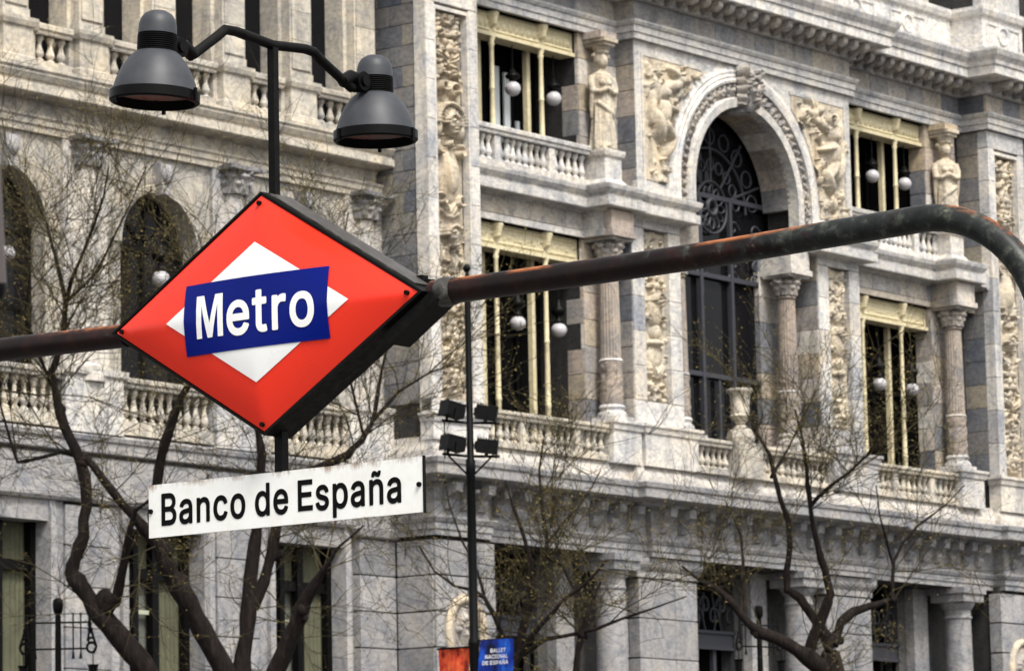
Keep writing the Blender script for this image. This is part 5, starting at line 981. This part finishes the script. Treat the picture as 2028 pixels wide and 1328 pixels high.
tot = mx(edge, md.outputs[0], 'MULTIPLY'); kr = ramp(nt, [(.22, (0, 0, 0)), (.46, (.9, .9, .9))]); nt.links.new(tot, kr.inputs[0])
c = mixc(nt, (.78, .78, .75), (.20, .10, .04), kr.outputs[0])
nd = noise(nt, wpos(nt), 14, 6, .7); kd = ramp(nt, [(.3, (.90, .885, .85)), (.55, (1, 1, 1))]); nt.links.new(nd, kd.inputs[0]); c = mixc(nt, c, kd.outputs[0], .8, 'MULTIPLY'); nt.links.new(c, b.inputs['Base Color'])
pm = MB(); U0, U1, Z0, Z1 = -.592, .653, -.747, -.557
npl = 20
for o in (0., .009):
    for i in range(npl+1):
        u = U0+(U1-U0)*i/npl
        for z in (Z0, Z1): pm.v.append(tuple(pl(u, z)+B*o))
K = 2*(npl+1)
for i in range(npl):
    a = 2*i; pm.f += [(a, a+2, a+3, a+1), (K+a, K+a+1, K+a+3, K+a+2), (a, K+a, K+a+2, a+2), (a+1, a+3, K+a+3, K+a+1)]
pm.f += [(0, 1, K+1, K), (K-2, 2*K-2, 2*K-1, K-1)]
obj('plate', pm, 'enamel', PLATE)
obj('plate_edge', MB().add([pl(u, z)+B*o for o in (-.002, .011) for u, z in ((U1+.001, Z0-.003), (U1+.005, Z0-.003), (U1+.005, Z1+.003), (U1+.001, Z1+.003))], [(0, 1, 2, 3), (7, 6, 5, 4), (0, 4, 5, 1), (1, 5, 6, 2), (2, 6, 7, 3), (3, 7, 4, 0)]), 'box_black', PLATE)
for u, z in ((U1-.014, -.652), (U0+.012, -.652)): obj('bolt', MB().tube([pl(u, z, -.004), pl(u, z, .008)], .009, 8), 'black_metal', PLATE)
fit_text('Banco de España', -.531, .560, -.704, .109, lambda u, z: pl(u, z, .0014), 'lettering', 'letter_black', PLATE, .012)

# floodlights on the forked arm above the sign
POST = thing('sign_lamp_bracket', 'black square post with a forked arm holding two lamps above the red diamond', 'lamp bracket', AX+Zv*DB)
obj('post', MB().add([AX+S*u+B*o+Zv*z for z in (DB-.02, .985) for u, o in ((-.0145, -.0135), (.0145, -.0135), (.0145, .0135), (-.0145, .0135))], [(0, 1, 5, 4), (1, 2, 6, 5), (2, 3, 7, 6), (3, 0, 4, 7), (0, 3, 2, 1), (4, 5, 6, 7)]), 'black_paint', POST)
def lp_(t, z): return AX+B*t+Zv*z
obj('forked_arm', MB().tube([lp_(-.43, .868), lp_(-.30, .955), lp_(-.26, .985), lp_(-.2, .988), lp_(0, .972), lp_(.18, .988), lp_(.23, .985), lp_(.27, .962), lp_(.40, .905), lp_(.45, .885)], .0182, 12), 'black_paint', POST, 60)
TILT = .8
bell = [(.070, 0), (.086, -.014), (.106, -.042), (.124, -.076), (.138, -.112), (.148, -.15)]
hd = [(.004, .146), (.030, .142), (.049, .130), (.060, .112), (.0655, .09), (.067, .055)]
lm = {'bell': MB().lathe((0, 0, 0), [(r, z) for r, z in reversed(bell)]+[(.062, .002)], 36), 'cap': MB().lathe((0, 0, .012), list(reversed(hd)), 30), 'rim': MB().lathe((0, 0, 0), [(.150, -.149), (.156, -.152), (.156, -.186), (.150, -.192), (.141, -.192), (.138, -.150)], 40), 'lens': MB().lathe((0, 0, 0), [(.139, -.156), (.09, -.150), (.01, -.148)], 30)}
rb = MB()
for k in range(8): rb.lathe((0, 0, .002+k*.0078), [(.0655, 0), (.0685, .0015), (.0685, .0045), (.0655, .006)], 30)
lm['cooling_ribs'] = rb
lmat = {'bell': 'lamp_grey', 'cap': 'lamp_grey', 'rim': 'black_metal', 'lens': 'lamp_lens', 'cooling_ribs': 'black_metal'}
lme = {k: fix(v.mesh(35)) for k, v in lm.items()}
for k in lme: lme[k].materials.append(MATS[lmat[k]])
for t, z, sgn, lab in ((-.622, .845, 1, 'grey bell floodlight with ribbed neck, the left one nearer the camera'), (.583, .884, -1, 'grey bell floodlight with ribbed neck, the right one over the sign')):
    q = lp_(t, z); L = thing('bell_floodlight', lab, 'lamp', q-Zv*.19, 'lamps above the metro sign')
    for k in lme:
        o = obj(k, lme[k], None, L, loc=q, scale=(1, 1, .925), rot=(Matrix.Rotation(R(-3 if sgn > 0 else 0), 3, -FW) @ Matrix.Rotation(R(TILT), 3, RT)).to_euler())
    jx = q+B*(.085*sgn)+Zv*.03
    obj('pivot_disc', MB().tube([jx-S*.022+B*.012*sgn, jx+S*.03+B*.012*sgn], .036, 20).tube([jx+S*.03+B*.012*sgn, jx+S*.04+B*.012*sgn], .02, 14), 'black_metal', L, 40)
    obj('pivot_arm', MB().tube([jx+B*.012*sgn+Zv*.005, jx+B*.06*sgn+Zv*.012, lp_(t+.19*sgn, z+.018)], [.028, .026, .024], 10), 'black_metal', L, 40)
    for a in (.6, 2.8, 4.9): obj('rim_clip', MB().box(-.005, .005, -.005, .005, -.188, -.142), 'black_metal', L, loc=q+Vector((.155*math.cos(a), .155*math.sin(a), 0)))
# ------------------------------------------------------------------ floodlight column with banners
PD = 50.
base_p = atd(940, 1328, PD); top_p = atd(927, 512, PD); PX, PY = base_p.x, base_p.y
mpp = PD/FPX                                              # metres per source pixel there
def pz(y): return atd(933, y, PD).z
FP = thing('floodlight_pole', 'slim black street column with ball finial and four floodlights', 'street lamp', (PX, PY, 0))
obj('pole', MB().lathe((PX, PY, 0), [(.14, 0), (.13, 1.2), (.068, 1.3), (.064, pz(1280)), (.075, pz(1275)), (.075, pz(1268)), (.058, pz(1262)), (.056, pz(930)), (.062, pz(928)), (.062, pz(905)), (.045, pz(900)), (.04, pz(560)), (.028, pz(525))], 16), 'black_metal', FP, 50)
obj('ball_finial', MB().lathe((PX, PY, pz(525)), [(.03, 0), (.02, .03), (.045, .06), (.05, .09), (.03, .125), (.006, .14)], 12), 'black_metal', FP, 50)
d1 = Vector((RT.x, RT.y, 0)).normalized(); d1 = (Matrix.Rotation(R(12), 3, 'Z') @ d1); d2 = Vector((-d1.y, d1.x, 0)); PB = Vector((PX, PY, 0))
arms = MB()
for y in (828, 896):
    arms.tube([PB+d1*(-.36)+Zv*(pz(y)+.03), PB+Zv*pz(y), PB+d1*.38+Zv*(pz(y)+.0)], .018, 8)
for s_ in (-1, 1):
    arms.tube([PB+d1*(.33*s_)+Zv*pz(822), PB+d1*(.33*s_)+Zv*pz(900)], .010, 6); arms.tube([PB+d1*(.3*s_)+Zv*pz(892), PB+Zv*pz(940)], .014, 6)
obj('crossarms', arms, 'black_metal', FP)
obj('junction_box', MB().box(PX-.02, PX+.13, PY-.07, PY+.05, pz(962), pz(945)), 'black_metal', FP)
fl = MB(); fl.box(-.17, .15, -.11, .10, -.10, .10); fl.box(.15, .17, -.13, .12, -.12, .12)
for k in range(7): fl.box(-.16+k*.042, -.145+k*.042, -.12, .11, .10, .125)
fl.box(-.20, -.17, -.07, .06, -.06, .06); fl.box(-.02, .02, -.14, -.11, -.16, .02); fl.box(-.02, .02, .10, .13, -.16, .02)
flm = fix(fl.mesh()); flm.materials.append(MATS['black_metal'])
for s_, y, tl in ((-1, 803, -14), (1, 808, 10), (-1, 871, -10), (1, 876, 8)):
    o = obj('floodlight', flm, None, FP, loc=PB+d1*(.22*s_)+Zv*pz(y), scale=(.80, .85, .82))
    o.rotation_euler = (0, R(tl), math.atan2(d1.y, d1.x)+(math.pi if s_ < 0 else 0)+R(-15 if s_ > 0 else 20))
# banners
def printmat(name, stops, scale, dist=0., axis=None):
    mt, nt, b = base(name, .6, .2); n = noise(nt, wpos(nt, (1, 1, .5)), scale, 4, .6); k = ramp(nt, stops); nt.links.new(n, k.inputs[0]); nt.links.new(k.outputs[0], b.inputs['Base Color'])
printmat('banner_red', [(.28, (.02, .004, .004)), (.40, (.20, .015, .008)), (.5, (.50, .05, .018)), (.6, (.60, .10, .03)), (.68, (.80, .42, .07))], 9)
printmat('banner_blue', [(.34, (.002, .004, .02)), (.48, (.004, .02, .20)), (.62, (.010, .07, .40)), (.75, (.03, .17, .58))], 6)
plain('print_white', (.72, .72, .74), .6, .2); plain('print_teal', (.03, .35, .36), .6, .2); plain('print_skin', (.10, .05, .04), .6, .2)
dB = (Matrix.Rotation(R(-48), 3, 'Z') @ d1)
nB = Vector((dB.y, -dB.x, 0))
if nB.dot(FW) > 0: nB = -nB
def banner(u0, u1, zt, H, mat, name, lab, lean=0.):
    t = thing(name, lab, 'banner', PB+dB*u0+Zv*(zt-H)); mb = MB(); n = 12
    def pt(u, v, off=0.): return PB+dB*(u+lean*v)+Zv*(zt-v)+nB*(.03*math.sin(v*3+u*5)+.012*math.sin(u*14)+off)
    for o in (0, -.004):
        for i in range(n+1):
            for j in range(n+1): mb.v.append(tuple(pt(u0+(u1-u0)*i/n, H*j/n, o)))
    K = (n+1)**2; mb.f = [(i*(n+1)+j, (i+1)*(n+1)+j, (i+1)*(n+1)+j+1, i*(n+1)+j+1) for i in range(n) for j in range(n)]+[(K+i*(n+1)+j, K+i*(n+1)+j+1, K+(i+1)*(n+1)+j+1, K+(i+1)*(n+1)+j) for i in range(n) for j in range(n)]
    obj('cloth', mb, mat, t, 60)
    a = PB+Zv*zt; obj('banner_arm', MB().tube([a, PB+dB*u1+Zv*zt if abs(u1) > abs(u0) else PB+dB*u0+Zv*zt], .014, 6), 'black_metal', t)
    return t, pt
banner(-.58, -.09, pz(1279), 1.9, 'banner_red', 'red_banner', 'mottled red street banner left of the black column')
tb, pt = banner(.12, .62, pz(1268), 1.9, 'banner_blue', 'blue_banner', 'blue street banner with white ballet lettering right of the black column', -.1)
for s_, v, w in (('BALLET', .16, (.29, .52)), ('NACIONAL', .235, (.22, .55)), ('DE ESPAÑA', .31, (.185, .56))):
    fit_text(s_, w[0], w[1], 0, .047, lambda u, z, v=v: pt(u, v-z, .012), 'lettering', 'print_white', tb, .02)
fg = MB(); fg2 = MB(); fg3 = MB()
def disc(mb, u, v, a, b):
    k = 14; mb.add([pt(u+a*math.cos(t*2*math.pi/k), v+b*math.sin(t*2*math.pi/k), .011) for t in range(k)], [tuple(range(k))])
disc(fg, .37, .53, .09, .055); disc(fg, .2, .50, .035, .028); disc(fg, .50, .49, .03, .032); disc(fg2, .30, .58, .08, .045); disc(fg2, .45, .58, .07, .04); disc(fg3, .37, .455, .025, .03)
disc(fg, .36, .82, .07, .18)
obj('printed_dress', fg, 'print_white', tb); obj('printed_sleeves', fg2, 'print_teal', tb); obj('printed_head', fg3, 'print_skin', tb)
# ------------------------------------------------------------------ wrought-iron lamp posts
def iron_post(x, D, lab, rot, sc=1., yt=1190):
    c = atd(x, 1260, D); k = 60/FPX*sc; o = Vector((c.x, c.y, 0)); dd = Matrix.Rotation(R(rot), 3, 'Z') @ Vector((RT.x, RT.y, 0)).normalized()
    def q(dx, y): return o+dd*(dx*k)+Zv*(c.z+(1260-y)*k)
    t = thing('iron_lamp_post', lab, 'street lamp', o, 'wrought-iron lamp posts')
    obj('post', MB().tube([o, q(0, 1330), q(0, 1218)], [.09, .05, .045], 10).tube([q(0, 1218), q(0, 1214), q(0, 1208), q(0, 1196), q(0, 1187), q(0, 1183)], [.03, .055, .075, .082, .075, .03], 10), 'black_metal', t, 50)
    obj('crossbar', MB().tube([q(-63, 1232), q(62, 1232)], .016, 6).tube([q(-58, 1284), q(60, 1284)], .016, 6), 'black_metal', t)
    for dx in (-45, 30, 45): obj('spindle', MB().tube([q(dx, 1213), q(dx, 1222), q(dx, 1290), q(dx, 1304)], [.02, .012, .012, .028], 6), 'black_metal', t)
    for s_ in (-1, 1):
        sc_ = MB(); e = s_*62
        sc_.tube([q(e, 1218), q(e+s_*2, 1240), q(e+s_*8, 1262), q(e+s_*14, 1280), q(e+s_*8, 1294)], .02, 6)
        sc_.tube([q(e, 1222), q(e+s_*0, 1250), q(e-s_*4, 1270)], .018, 6)
        sc_.tube([q(e+s_*4+9*math.cos(a*.5), 1282+10*math.sin(a*.5)) for a in range(13)], .02, 6)
        for j in range(4): sc_.tube([q(e+s_*(1+j)+(3+j)*math.cos(a*.7), 1236+j*11+(4+j*.5)*math.sin(a*.7)) for a in range(10)], .014, 5)
        obj('scroll_bracket', sc_, 'black_metal', t, 50)
        obj('hanging_lantern', MB().tube([q(e+s_*7, 1294), q(e+s_*7, 1318)], .008, 5).tube([q(e+s_*7, 1316), q(e+s_*7, 1322), q(e+s_*7, 1345), q(e+s_*7, 1375)], [.09, .07, .06, .04], 8), 'black_metal', t)
iron_post(115, 60, 'wrought-iron lamp post with scroll brackets at the lower left corner, before the green window', 0)
iron_post(1504, 70, 'wrought-iron lamp post half hidden behind the right tree, before the middle doorway', 38, .95)
# out-of-focus tube end close to the camera, at the left edge
FD = 5.6
plain('tube_taupe', (.085, .07, .066), .5, .4, var=.3)
ht = thing('hanging_tube', 'out-of-focus dark grey tube with a black end cap hanging at the left edge', 'post', atd(-24, 592, FD))
a_, b_, c_ = atd(-40, -160, FD), atd(-27, 300, FD), atd(-24, 560, FD)
cp = atd(-24, 592, FD)
obj('tube', MB().tube([a_, b_, c_], [.015, .019, .026], 16), 'tube_taupe', ht, 50)
obj('end_cap', MB().tube([c_, atd(-24, 572, FD), cp], [.0265, .027, .022], 16), 'black_metal', ht, 50)
pg = atd(-900, 664, FD)
obj('carrier', MB().tube([a_, a_+Vector((0, 0, .25)), Vector((pg.x, pg.y, a_.z+.3)), Vector((pg.x, pg.y, 0))], .03, 12), 'tube_taupe', ht, 50)

# ------------------------------------------------------------------ bare street trees with budding twigs
mt, nt, b = base('bark', .9, .15); n = noise(nt, wpos(nt, (6, 6, 1.5)), 3, 6, .7); k = ramp(nt, [(.3, (.0045, .0035, .003)), (.55, (.014, .010, .0085)), (.8, (.045, .032, .027))]); nt.links.new(n, k.inputs[0]); nt.links.new(k.outputs[0], b.inputs['Base Color'])
bp = N(nt, 'ShaderNodeBump', Strength=.8, Distance=.03); nt.links.new(n, bp.inputs['Height']); nt.links.new(bp.outputs[0], b.inputs['Normal'])
plain('twig_bark', (.024, .019, .013), .9, .1, col2=(.07, .058, .026), vs=1.2)
plain('bud', (.15, .115, .038), .8, .1, col2=(.09, .075, .03), vs=3)
def tree(name_lab, D, limbs, seed, ntw, reach=1., upb=.55, budn=7, knobs=()):
    rg = random.Random(seed); wood = MB(); tw = MB(); bud = MB(); L3 = []; m_px = D/FPX
    seeds = []
    for li, (dd0, dd1, pts) in enumerate(limbs):
        n = len(pts); P_ = []; Rr = []
        for i, (x, y, w) in enumerate(pts):
            d = D+dd0+(dd1-dd0)*i/(n-1); P_.append(atd(x, y, d)); Rr.append(max(.010, w*.5*m_px))
        # knobbly subdivided limb
        Q, RR = [], []
        for i in range(n-1):
            for t in (0, .5):
                Q.append(P_[i].lerp(P_[i+1], t)+Vector((rg.uniform(-1, 1), rg.uniform(-1, 1), rg.uniform(-1, 1)))*Rr[i]*(.26 if t else .12)); RR.append((Rr[i]*(1-t)+Rr[i+1]*t)*rg.uniform(.86, 1.2))
        Q.append(P_[-1]); RR.append(Rr[-1]); wood.tube(Q, RR, 9)
        for i in range(len(Q)-1):
            if RR[i] < .16: seeds.append((Q[i], (Q[i+1]-Q[i]).normalized(), RR[i], (Q[i+1]-Q[i]).length))
    for kx, ky, kr, kd in knobs:
        q = atd(kx, ky, D+kd); rr = kr*m_px*.74; wood.ell(q, rr, rr*.9, rr*1.25, 9, 6)
        for _ in range(4):
            w_ = q+Vector((rg.gauss(0, 1), rg.gauss(0, 1), rg.gauss(0, 1)))*rr*.45; wood.ell(w_, rr*.5, rr*.55, rr*.75, 7, 5)
    root = thing('street_tree', name_lab, 'tree', (L0(limbs, D).x, L0(limbs, D).y, 0), 'bare street trees before the bank')
    def grow(p, d, L, r, lvl):
        n = 5 if lvl < 2 else 4; pts = [p.copy()]; dirs = []
        dd = d.copy(); crv = Vector((rg.uniform(-1, 1), rg.uniform(-1, 1), rg.uniform(-.3, .7)))*.22
        for i in range(n):
            dd = (dd+crv+Vector((rg.gauss(0, .13), rg.gauss(0, .13), rg.gauss(0, .13)))).normalized(); pts.append(pts[-1]+dd*(L/n)); dirs.append(dd.copy())
        tw.tube(pts, [r*(1-.75*i/n) for i in range(n+1)], 3 if lvl > 0 else 4, False)
        if lvl < 2:
            for i in range(1, n+1):
                if rg.random() < (.95 if lvl == 0 else .8):
                    for _ in range(2 if lvl == 0 else 1):
                        s_ = Vector((rg.gauss(0, 1), rg.gauss(0, 1), rg.gauss(0, .8)+.35)).normalized(); nd = (dirs[i-1]*.75+s_*.7).normalized()
                        grow(pts[i], nd, L*rg.uniform(.38, .62), max(r*.6, .0045), lvl+1)
        else:
            for _ in range(budn):
                q = pts[rg.randint(1, n)]+Vector((rg.gauss(0, 1), rg.gauss(0, 1), rg.gauss(0, 1)))*.010; s_ = rg.uniform(.012, .024)
                a = Vector((rg.gauss(0, 1), rg.gauss(0, 1), rg.gauss(0, 1))).normalized(); c_ = a.orthogonal().normalized()
                bud.add([q-a*s_, q+c_*s_*.5, q+a*s_*1.2, q-c_*s_*.5], [(0, 1, 2, 3)])
    wts = [s_[3]*(1.6 if s_[2] < .05 else .7) for s_ in seeds]
    for _ in range(ntw):
        q, dr, rr, _l = rg.choices(seeds, wts)[0]; s_ = Vector((rg.gauss(0, 1), rg.gauss(0, 1), rg.gauss(0, .6)+upb)).normalized()
        grow(q, (dr*.35+s_).normalized(), reach*rg.uniform(.7, 1.7), rg.uniform(.007, .013), 0)
    obj('trunk', wood, 'bark', root, 50); cr = obj('crown', tw, 'twig_bark', root); bd = obj('buds', bud, 'bud', root); tag(bd, kind='stuff')
    return root
def L0(limbs, D):
    x, y, w = limbs[0][2][0]; return atd(x, y, D)
def down(x, y, D, w):       # trunk foot pixel chain to the ground below
    return [(x, y+900, w*1.25), (x, y+300, w*1.1), (x, y, w)]
T1 = [(0, 0, down(470, 1420, 58, 84)+[(468, 1345, 66)]),
 (0, .6, [(468, 1400, 56), (360, 1380, 50), (300, 1342, 46), (262, 1290, 44), (215, 1235, 42), (190, 1205, 38), (160, 1160, 34), (142, 1135, 30), (150, 1105, 27), (165, 1060, 25), (172, 1000, 23), (170, 960, 23), (160, 915, 23), (138, 865, 23), (118, 815, 21), (112, 780, 17), (103, 735, 13), (118, 690, 10), (128, 640, 10), (130, 605, 9), (118, 545, 8), (108, 500, 7), (92, 440, 5), (62, 380, 3)]),
 (.4, -.6, [(128, 610, 9), (140, 560, 8), (165, 500, 6), (185, 450, 5), (205, 390, 4), (215, 330, 3)]),
 (.3, 1.2, [(170, 905, 8), (120, 895, 9), (60, 910, 8), (35, 915, 7), (20, 870, 6), (0, 800, 5), (-20, 740, 4)]),
 (0, -.5, [(468, 1380, 54), (450, 1345, 46), (415, 1270, 43), (385, 1215, 40), (355, 1160, 38), (330, 1125, 34), (312, 1080, 26), (280, 1040, 22), (245, 1000, 19), (205, 950, 17), (170, 905, 14)]),
 (.1, -.8, [(205, 1215, 34), (232, 1182, 26), (240, 1140, 18), (250, 1090, 15), (258, 1050, 13), (268, 1010, 8), (300, 985, 5)]),
 (-.3, -1.2, [(310, 1080, 20), (303, 1020, 18), (310, 960, 18), (320, 900, 19), (335, 850, 19), (355, 795, 17), (372, 765, 13), (395, 740, 10), (420, 680, 8), (440, 600, 6), (452, 520, 4), (470, 450, 3)]),
 (0, .8, [(470, 1400, 56), (478, 1330, 40), (488, 1260, 33), (495, 1180, 28), (500, 1110, 26), (508, 1050, 23), (515, 980, 19), (518, 900, 17), (512, 860, 14), (500, 780, 10), (505, 700, 8), (530, 600, 6), (560, 500, 4), (590, 420, 3)]),
 (.2, 1.2, [(500, 1205, 27), (525, 1150, 25), (540, 1090, 21), (547, 1040, 19), (556, 985, 17), (600, 940, 16), (690, 900, 15), (715, 872, 13), (735, 840, 11), (745, 800, 9), (757, 730, 6), (775, 660, 4), (790, 590, 3)]),
 (.9, 1.6, [(740, 830, 8), (790, 775, 6), (850, 738, 4), (900, 720, 3)]), (.9, .3, [(720, 865, 7), (700, 780, 5), (680, 690, 4), (665, 560, 3), (690, 420, 2)]),
 (0, -.9, [(480, 1400, 50), (540, 1345, 38), (575, 1260, 29), (600, 1200, 25), (625, 1155, 19), (640, 1128, 12), (668, 1085, 6), (720, 1040, 4)]),
 (.6, .2, [(112, 780, 8), (75, 700, 6), (50, 620, 5), (60, 540, 4), (40, 450, 3)]), (.3, 1.0, [(130, 600, 7), (190, 540, 6), (225, 470, 5), (260, 400, 3), (290, 330, 2)])]
T2 = [(0, 0, down(1000, 1420, 60, 34)+[(1010, 1345, 22)]),
 (0, .5, [(1010, 1345, 20), (1030, 1270, 17), (1045, 1210, 14), (1056, 1160, 11), (1052, 1110, 9), (1042, 1080, 8), (1030, 1040, 7), (1015, 1000, 5), (1000, 950, 3)]),
 (0, -.5, [(1015, 1330, 15), (1030, 1295, 13), (1055, 1258, 11), (1085, 1222, 10), (1110, 1192, 8), (1145, 1166, 8), (1172, 1143, 6), (1200, 1110, 4)]),
 (-.3, .5, [(1136, 1164, 7), (1115, 1120, 7), (1085, 1102, 8), (1083, 1070, 9), (1076, 1020, 8), (1072, 985, 6), (1068, 930, 5), (1076, 870, 3)]),
 (0, .6, [(1020, 1300, 11), (1000, 1270, 10), (978, 1215, 9), (960, 1183, 9), (938, 1168, 8), (900, 1160, 5), (860, 1130, 4), (830, 1080, 3)]),
 (.2, -.4, [(1030, 1300, 9), (1080, 1265, 8), (1150, 1252, 8), (1180, 1245, 8), (1230, 1225, 6), (1290, 1205, 4), (1360, 1180, 2)]),
 (0, 0, [(1000, 1640, 26), (1085, 1460, 17), (1140, 1345, 13), (1145, 1290, 13), (1152, 1252, 12), (1165, 1210, 6), (1190, 1150, 4)]), (.3, 1, [(1084, 1075, 6), (1120, 1030, 5), (1160, 985, 3), (1190, 930, 2)]), (.3, .8, [(960, 1183, 6), (945, 1130, 5), (915, 1070, 4), (890, 1000, 3), (880, 940, 2)])]
T3 = [(0, 0, down(1645, 1420, 66, 60)+[(1648, 1330, 46), (1646, 1290, 36)]),
 (0, -.6, [(1646, 1345, 44), (1630, 1325, 38), (1600, 1300, 32), (1560, 1275, 25), (1510, 1255, 21), (1470, 1220, 17), (1440, 1185, 15), (1420, 1165, 11), (1388, 1150, 6), (1350, 1120, 4)]),
 (-.3, .4, [(1475, 1222, 11), (1473, 1180, 9), (1472, 1120, 7), (1468, 1060, 5), (1440, 1000, 3)]),
 (0, .5, [(1645, 1285, 24), (1620, 1235, 21), (1585, 1185, 19), (1558, 1165, 15), (1558, 1130, 13), (1564, 1080, 12), (1562, 1030, 11), (1545, 985, 10), (1530, 930, 9), (1525, 900, 7), (1500, 860, 5), (1478, 815, 3)]),
 (.4, 1.2, [(1527, 945, 7), (1545, 915, 6), (1560, 890, 5), (1588, 830, 4), (1620, 770, 2)]),
 (0, -.4, [(1600, 1302, 26), (1620, 1240, 22), (1640, 1190, 19), (1646, 1175, 17), (1635, 1130, 15), (1620, 1080, 12), (1605, 1010, 10), (1600, 960, 9), (1595, 910, 8), (1590, 870, 6), (1575, 810, 3)]),
 (-.2, -1, [(1606, 1000, 9), (1640, 965, 7), (1680, 935, 5), (1718, 900, 4), (1750, 850, 2)]),
 (0, .8, [(1650, 1275, 22), (1665, 1230, 19), (1690, 1210, 17), (1720, 1200, 13), (1755, 1190, 11), (1774, 1186, 9)]),
 (.6, 1.2, [(1768, 1188, 8), (1768, 1150, 8), (1770, 1110, 7), (1787, 1075, 6), (1818, 1040, 5), (1872, 1000, 3), (1910, 960, 2)]), (.6, .1, [(1768, 1115, 6), (1756, 1070, 5), (1742, 1020, 3), (1735, 960, 2)])]
tree('largest dark bare tree with thick forked limbs behind the metro sign and name plate', 58, T1, 1, 185, 1.5, .5, 3, [(143, 1140, 20, .3), (207, 1192, 30, .1), (322, 1090, 28, -.2), (355, 1155, 26, -.2), (600, 1205, 20, -.4), (547, 1098, 15, .4), (118, 810, 14, .4), (165, 915, 16, .3)])
tree('thin bare tree with budding twigs just right of the black floodlight column', 60, T2, 2, 56, 1.35, .45, 3, [(1152, 1254, 12, 0), (1084, 1102, 7, 0)])
tree('bare tree with several curved limbs at the lower right, before the doorways', 66, T3, 3, 60, 1.4, .5, 3, [(1656, 1265, 16, .1), (1498, 1252, 13, -.3), (1558, 1166, 10, .2), (1768, 1187, 8, .6)])

# ------------------------------------------------------------------ ground
tag(obj('road', MB().add([(-800, -800, 0), (900, -800, 0), (900, 49.0, 0), (-800, 49.0, 0)], [(0, 1, 2, 3)]), 'asphalt'), kind='structure')
tag(obj('pavement', MB().box(-800, 900, 44, 49.2, .004, .14).box(-800, 900, 49.2, 900, .004, .15), 'paving'), kind='structure')
tag(obj('station_pavement', MB().box(-60, 30, -6, 17, .004, .13), 'paving'), kind='structure')
